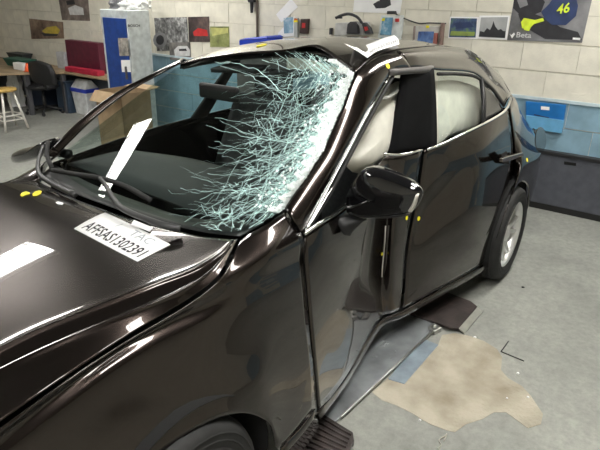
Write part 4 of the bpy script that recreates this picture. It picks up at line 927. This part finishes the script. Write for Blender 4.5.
# office chair
oc = thing('office_chair', 'black swivel office chair at the workbench', 'chair', Z(45, 116, 0))
CH = c_('chair_black', .018, .018, .02); cb_ = Z(46, 113, 0); cx, cy = cb_.x, cb_.y
lathe('column', [(.03, .07), (.03, .25), (.02, .26), (.02, .36)], CH, oc, Matrix.Translation((cx, cy, 0)), 12)
lathe('seat', [(.16, .36), (.23, .38), (.24, .41), (.20, .44), (.0, .45)], CH, oc, Matrix.Translation((cx, cy, 0)), 24)
for k in range(5):
    a = 2*math.pi*k/5+.3; d_ = V(math.cos(a), math.sin(a), 0)
    tube('base_leg', [V(cx, cy, .10), V(cx, cy, .065)+d_*.26], .018, CH, oc, 8); lathe('castor', [(.02, -.012), (.025, -.008), (.025, .008), (.02, .012)], CH, oc, Matrix.Translation(V(cx, cy, .027)+d_*.26) @ Matrix.Rotation(math.pi/2, 4, 'X'), 12)
bk0 = X(38, 80, cx-.12); bk1 = X(58, 63, cx-.12)
yy0, yy1 = sorted((bk0.y, bk1.y)); zz0, zz1 = bk0.z, bk1.z
patch('backrest', [[V(cx-.16, yy0+.02, zz0), V(cx-.19, (yy0+yy1)/2, zz0-.02), V(cx-.16, yy1-.02, zz0)], [V(cx-.18, yy0-.01, (zz0+zz1)/2), V(cx-.21, (yy0+yy1)/2, (zz0+zz1)/2), V(cx-.18, yy1+.01, (zz0+zz1)/2)], [V(cx-.20, yy0+.04, zz1-.02), V(cx-.23, (yy0+yy1)/2, zz1+.02), V(cx-.20, yy1-.04, zz1-.02)]], CH, oc, 5, 5, .05)
tube('back_support', [V(cx, cy, .38), V(cx-.18, (yy0+yy1)/2, .42), V(cx-.18, (yy0+yy1)/2, zz0+.05)], .02, CH, oc, 8)
# bin
bn = thing('swing_bin', 'white swing-top bin with blue band', 'bin', Z(80, 111, 0))
bb = Z(80, 112, 0); xx = min(bb.x, 4.03); pw = lambda px, py: X(px, py, xx)
w0 = pw(88.5, 112).y; w1 = pw(75.5, 112).y; zt = pw(80, 91).z; zl = pw(80, 80.5).z
BW = c_('bin_white', .72, .73, .74)
hexa('bin_body', [V(xx, w0+.02, 0), V(xx+.2, w0+.02, 0), V(xx+.2, w1-.02, 0), V(xx, w1-.02, 0), V(xx-.02, w0-.01, zt), V(xx+.22, w0-.01, zt), V(xx+.22, w1+.02, zt), V(xx-.02, w1+.02, zt)], BW, bn, .015)
box('bag_band', (xx-.025, w0-.015, zt-.02), (xx+.225, w1+.025, zt+.035), c_('band_blue', .03, .06, .5), bn, .006)
hexa('swing_lid', [V(xx-.02, w0-.01, zt+.035), V(xx+.22, w0-.01, zt+.035), V(xx+.22, w1+.02, zt+.035), V(xx-.02, w1+.02, zt+.035), V(xx+.07, w0+.02, zl), V(xx+.13, w0+.02, zl), V(xx+.13, w1-.01, zl), V(xx+.07, w1-.01, zl)], BW, bn, .012)
# cardboard box
CBM = mat('cardboard', (.33, .235, .14), .8, var=.12, scale=10)
kx = 3.0; ka = X(97, 108, kx); kb_ = X(122, 108, kx); y0, y1 = sorted((ka.y, kb_.y)); kz = max(.2, X(105, 92, kx).z)
kc = thing('cardboard_box', 'open brown cardboard box beside white bin', 'box', (kx, (y0+y1)/2, 0))
for nm, lo, hi in (('side', (kx, y0, 0), (kx+.006, y1, kz)), ('side', (kx+.4, y0, 0), (kx+.406, y1, kz)), ('side', (kx, y0, 0), (kx+.406, y0+.006, kz)), ('side', (kx, y1-.006, 0), (kx+.406, y1, kz)), ('bottom', (kx, y0, 0), (kx+.406, y1, .006))): box(nm, lo, hi, CBM, kc, 0)
prism('flap', [V(kx, y0, kz), V(kx, y1, kz), V(kx-.10, y1-.02, kz-.10), V(kx-.10, y0+.02, kz-.10)], V(0, 0, .005), CBM, kc); prism('flap', [V(kx+.4, y0, kz), V(kx+.4, y1, kz), V(kx+.56, y1, kz+.02), V(kx+.56, y0, kz+.02)], V(0, 0, .005), CBM, kc)
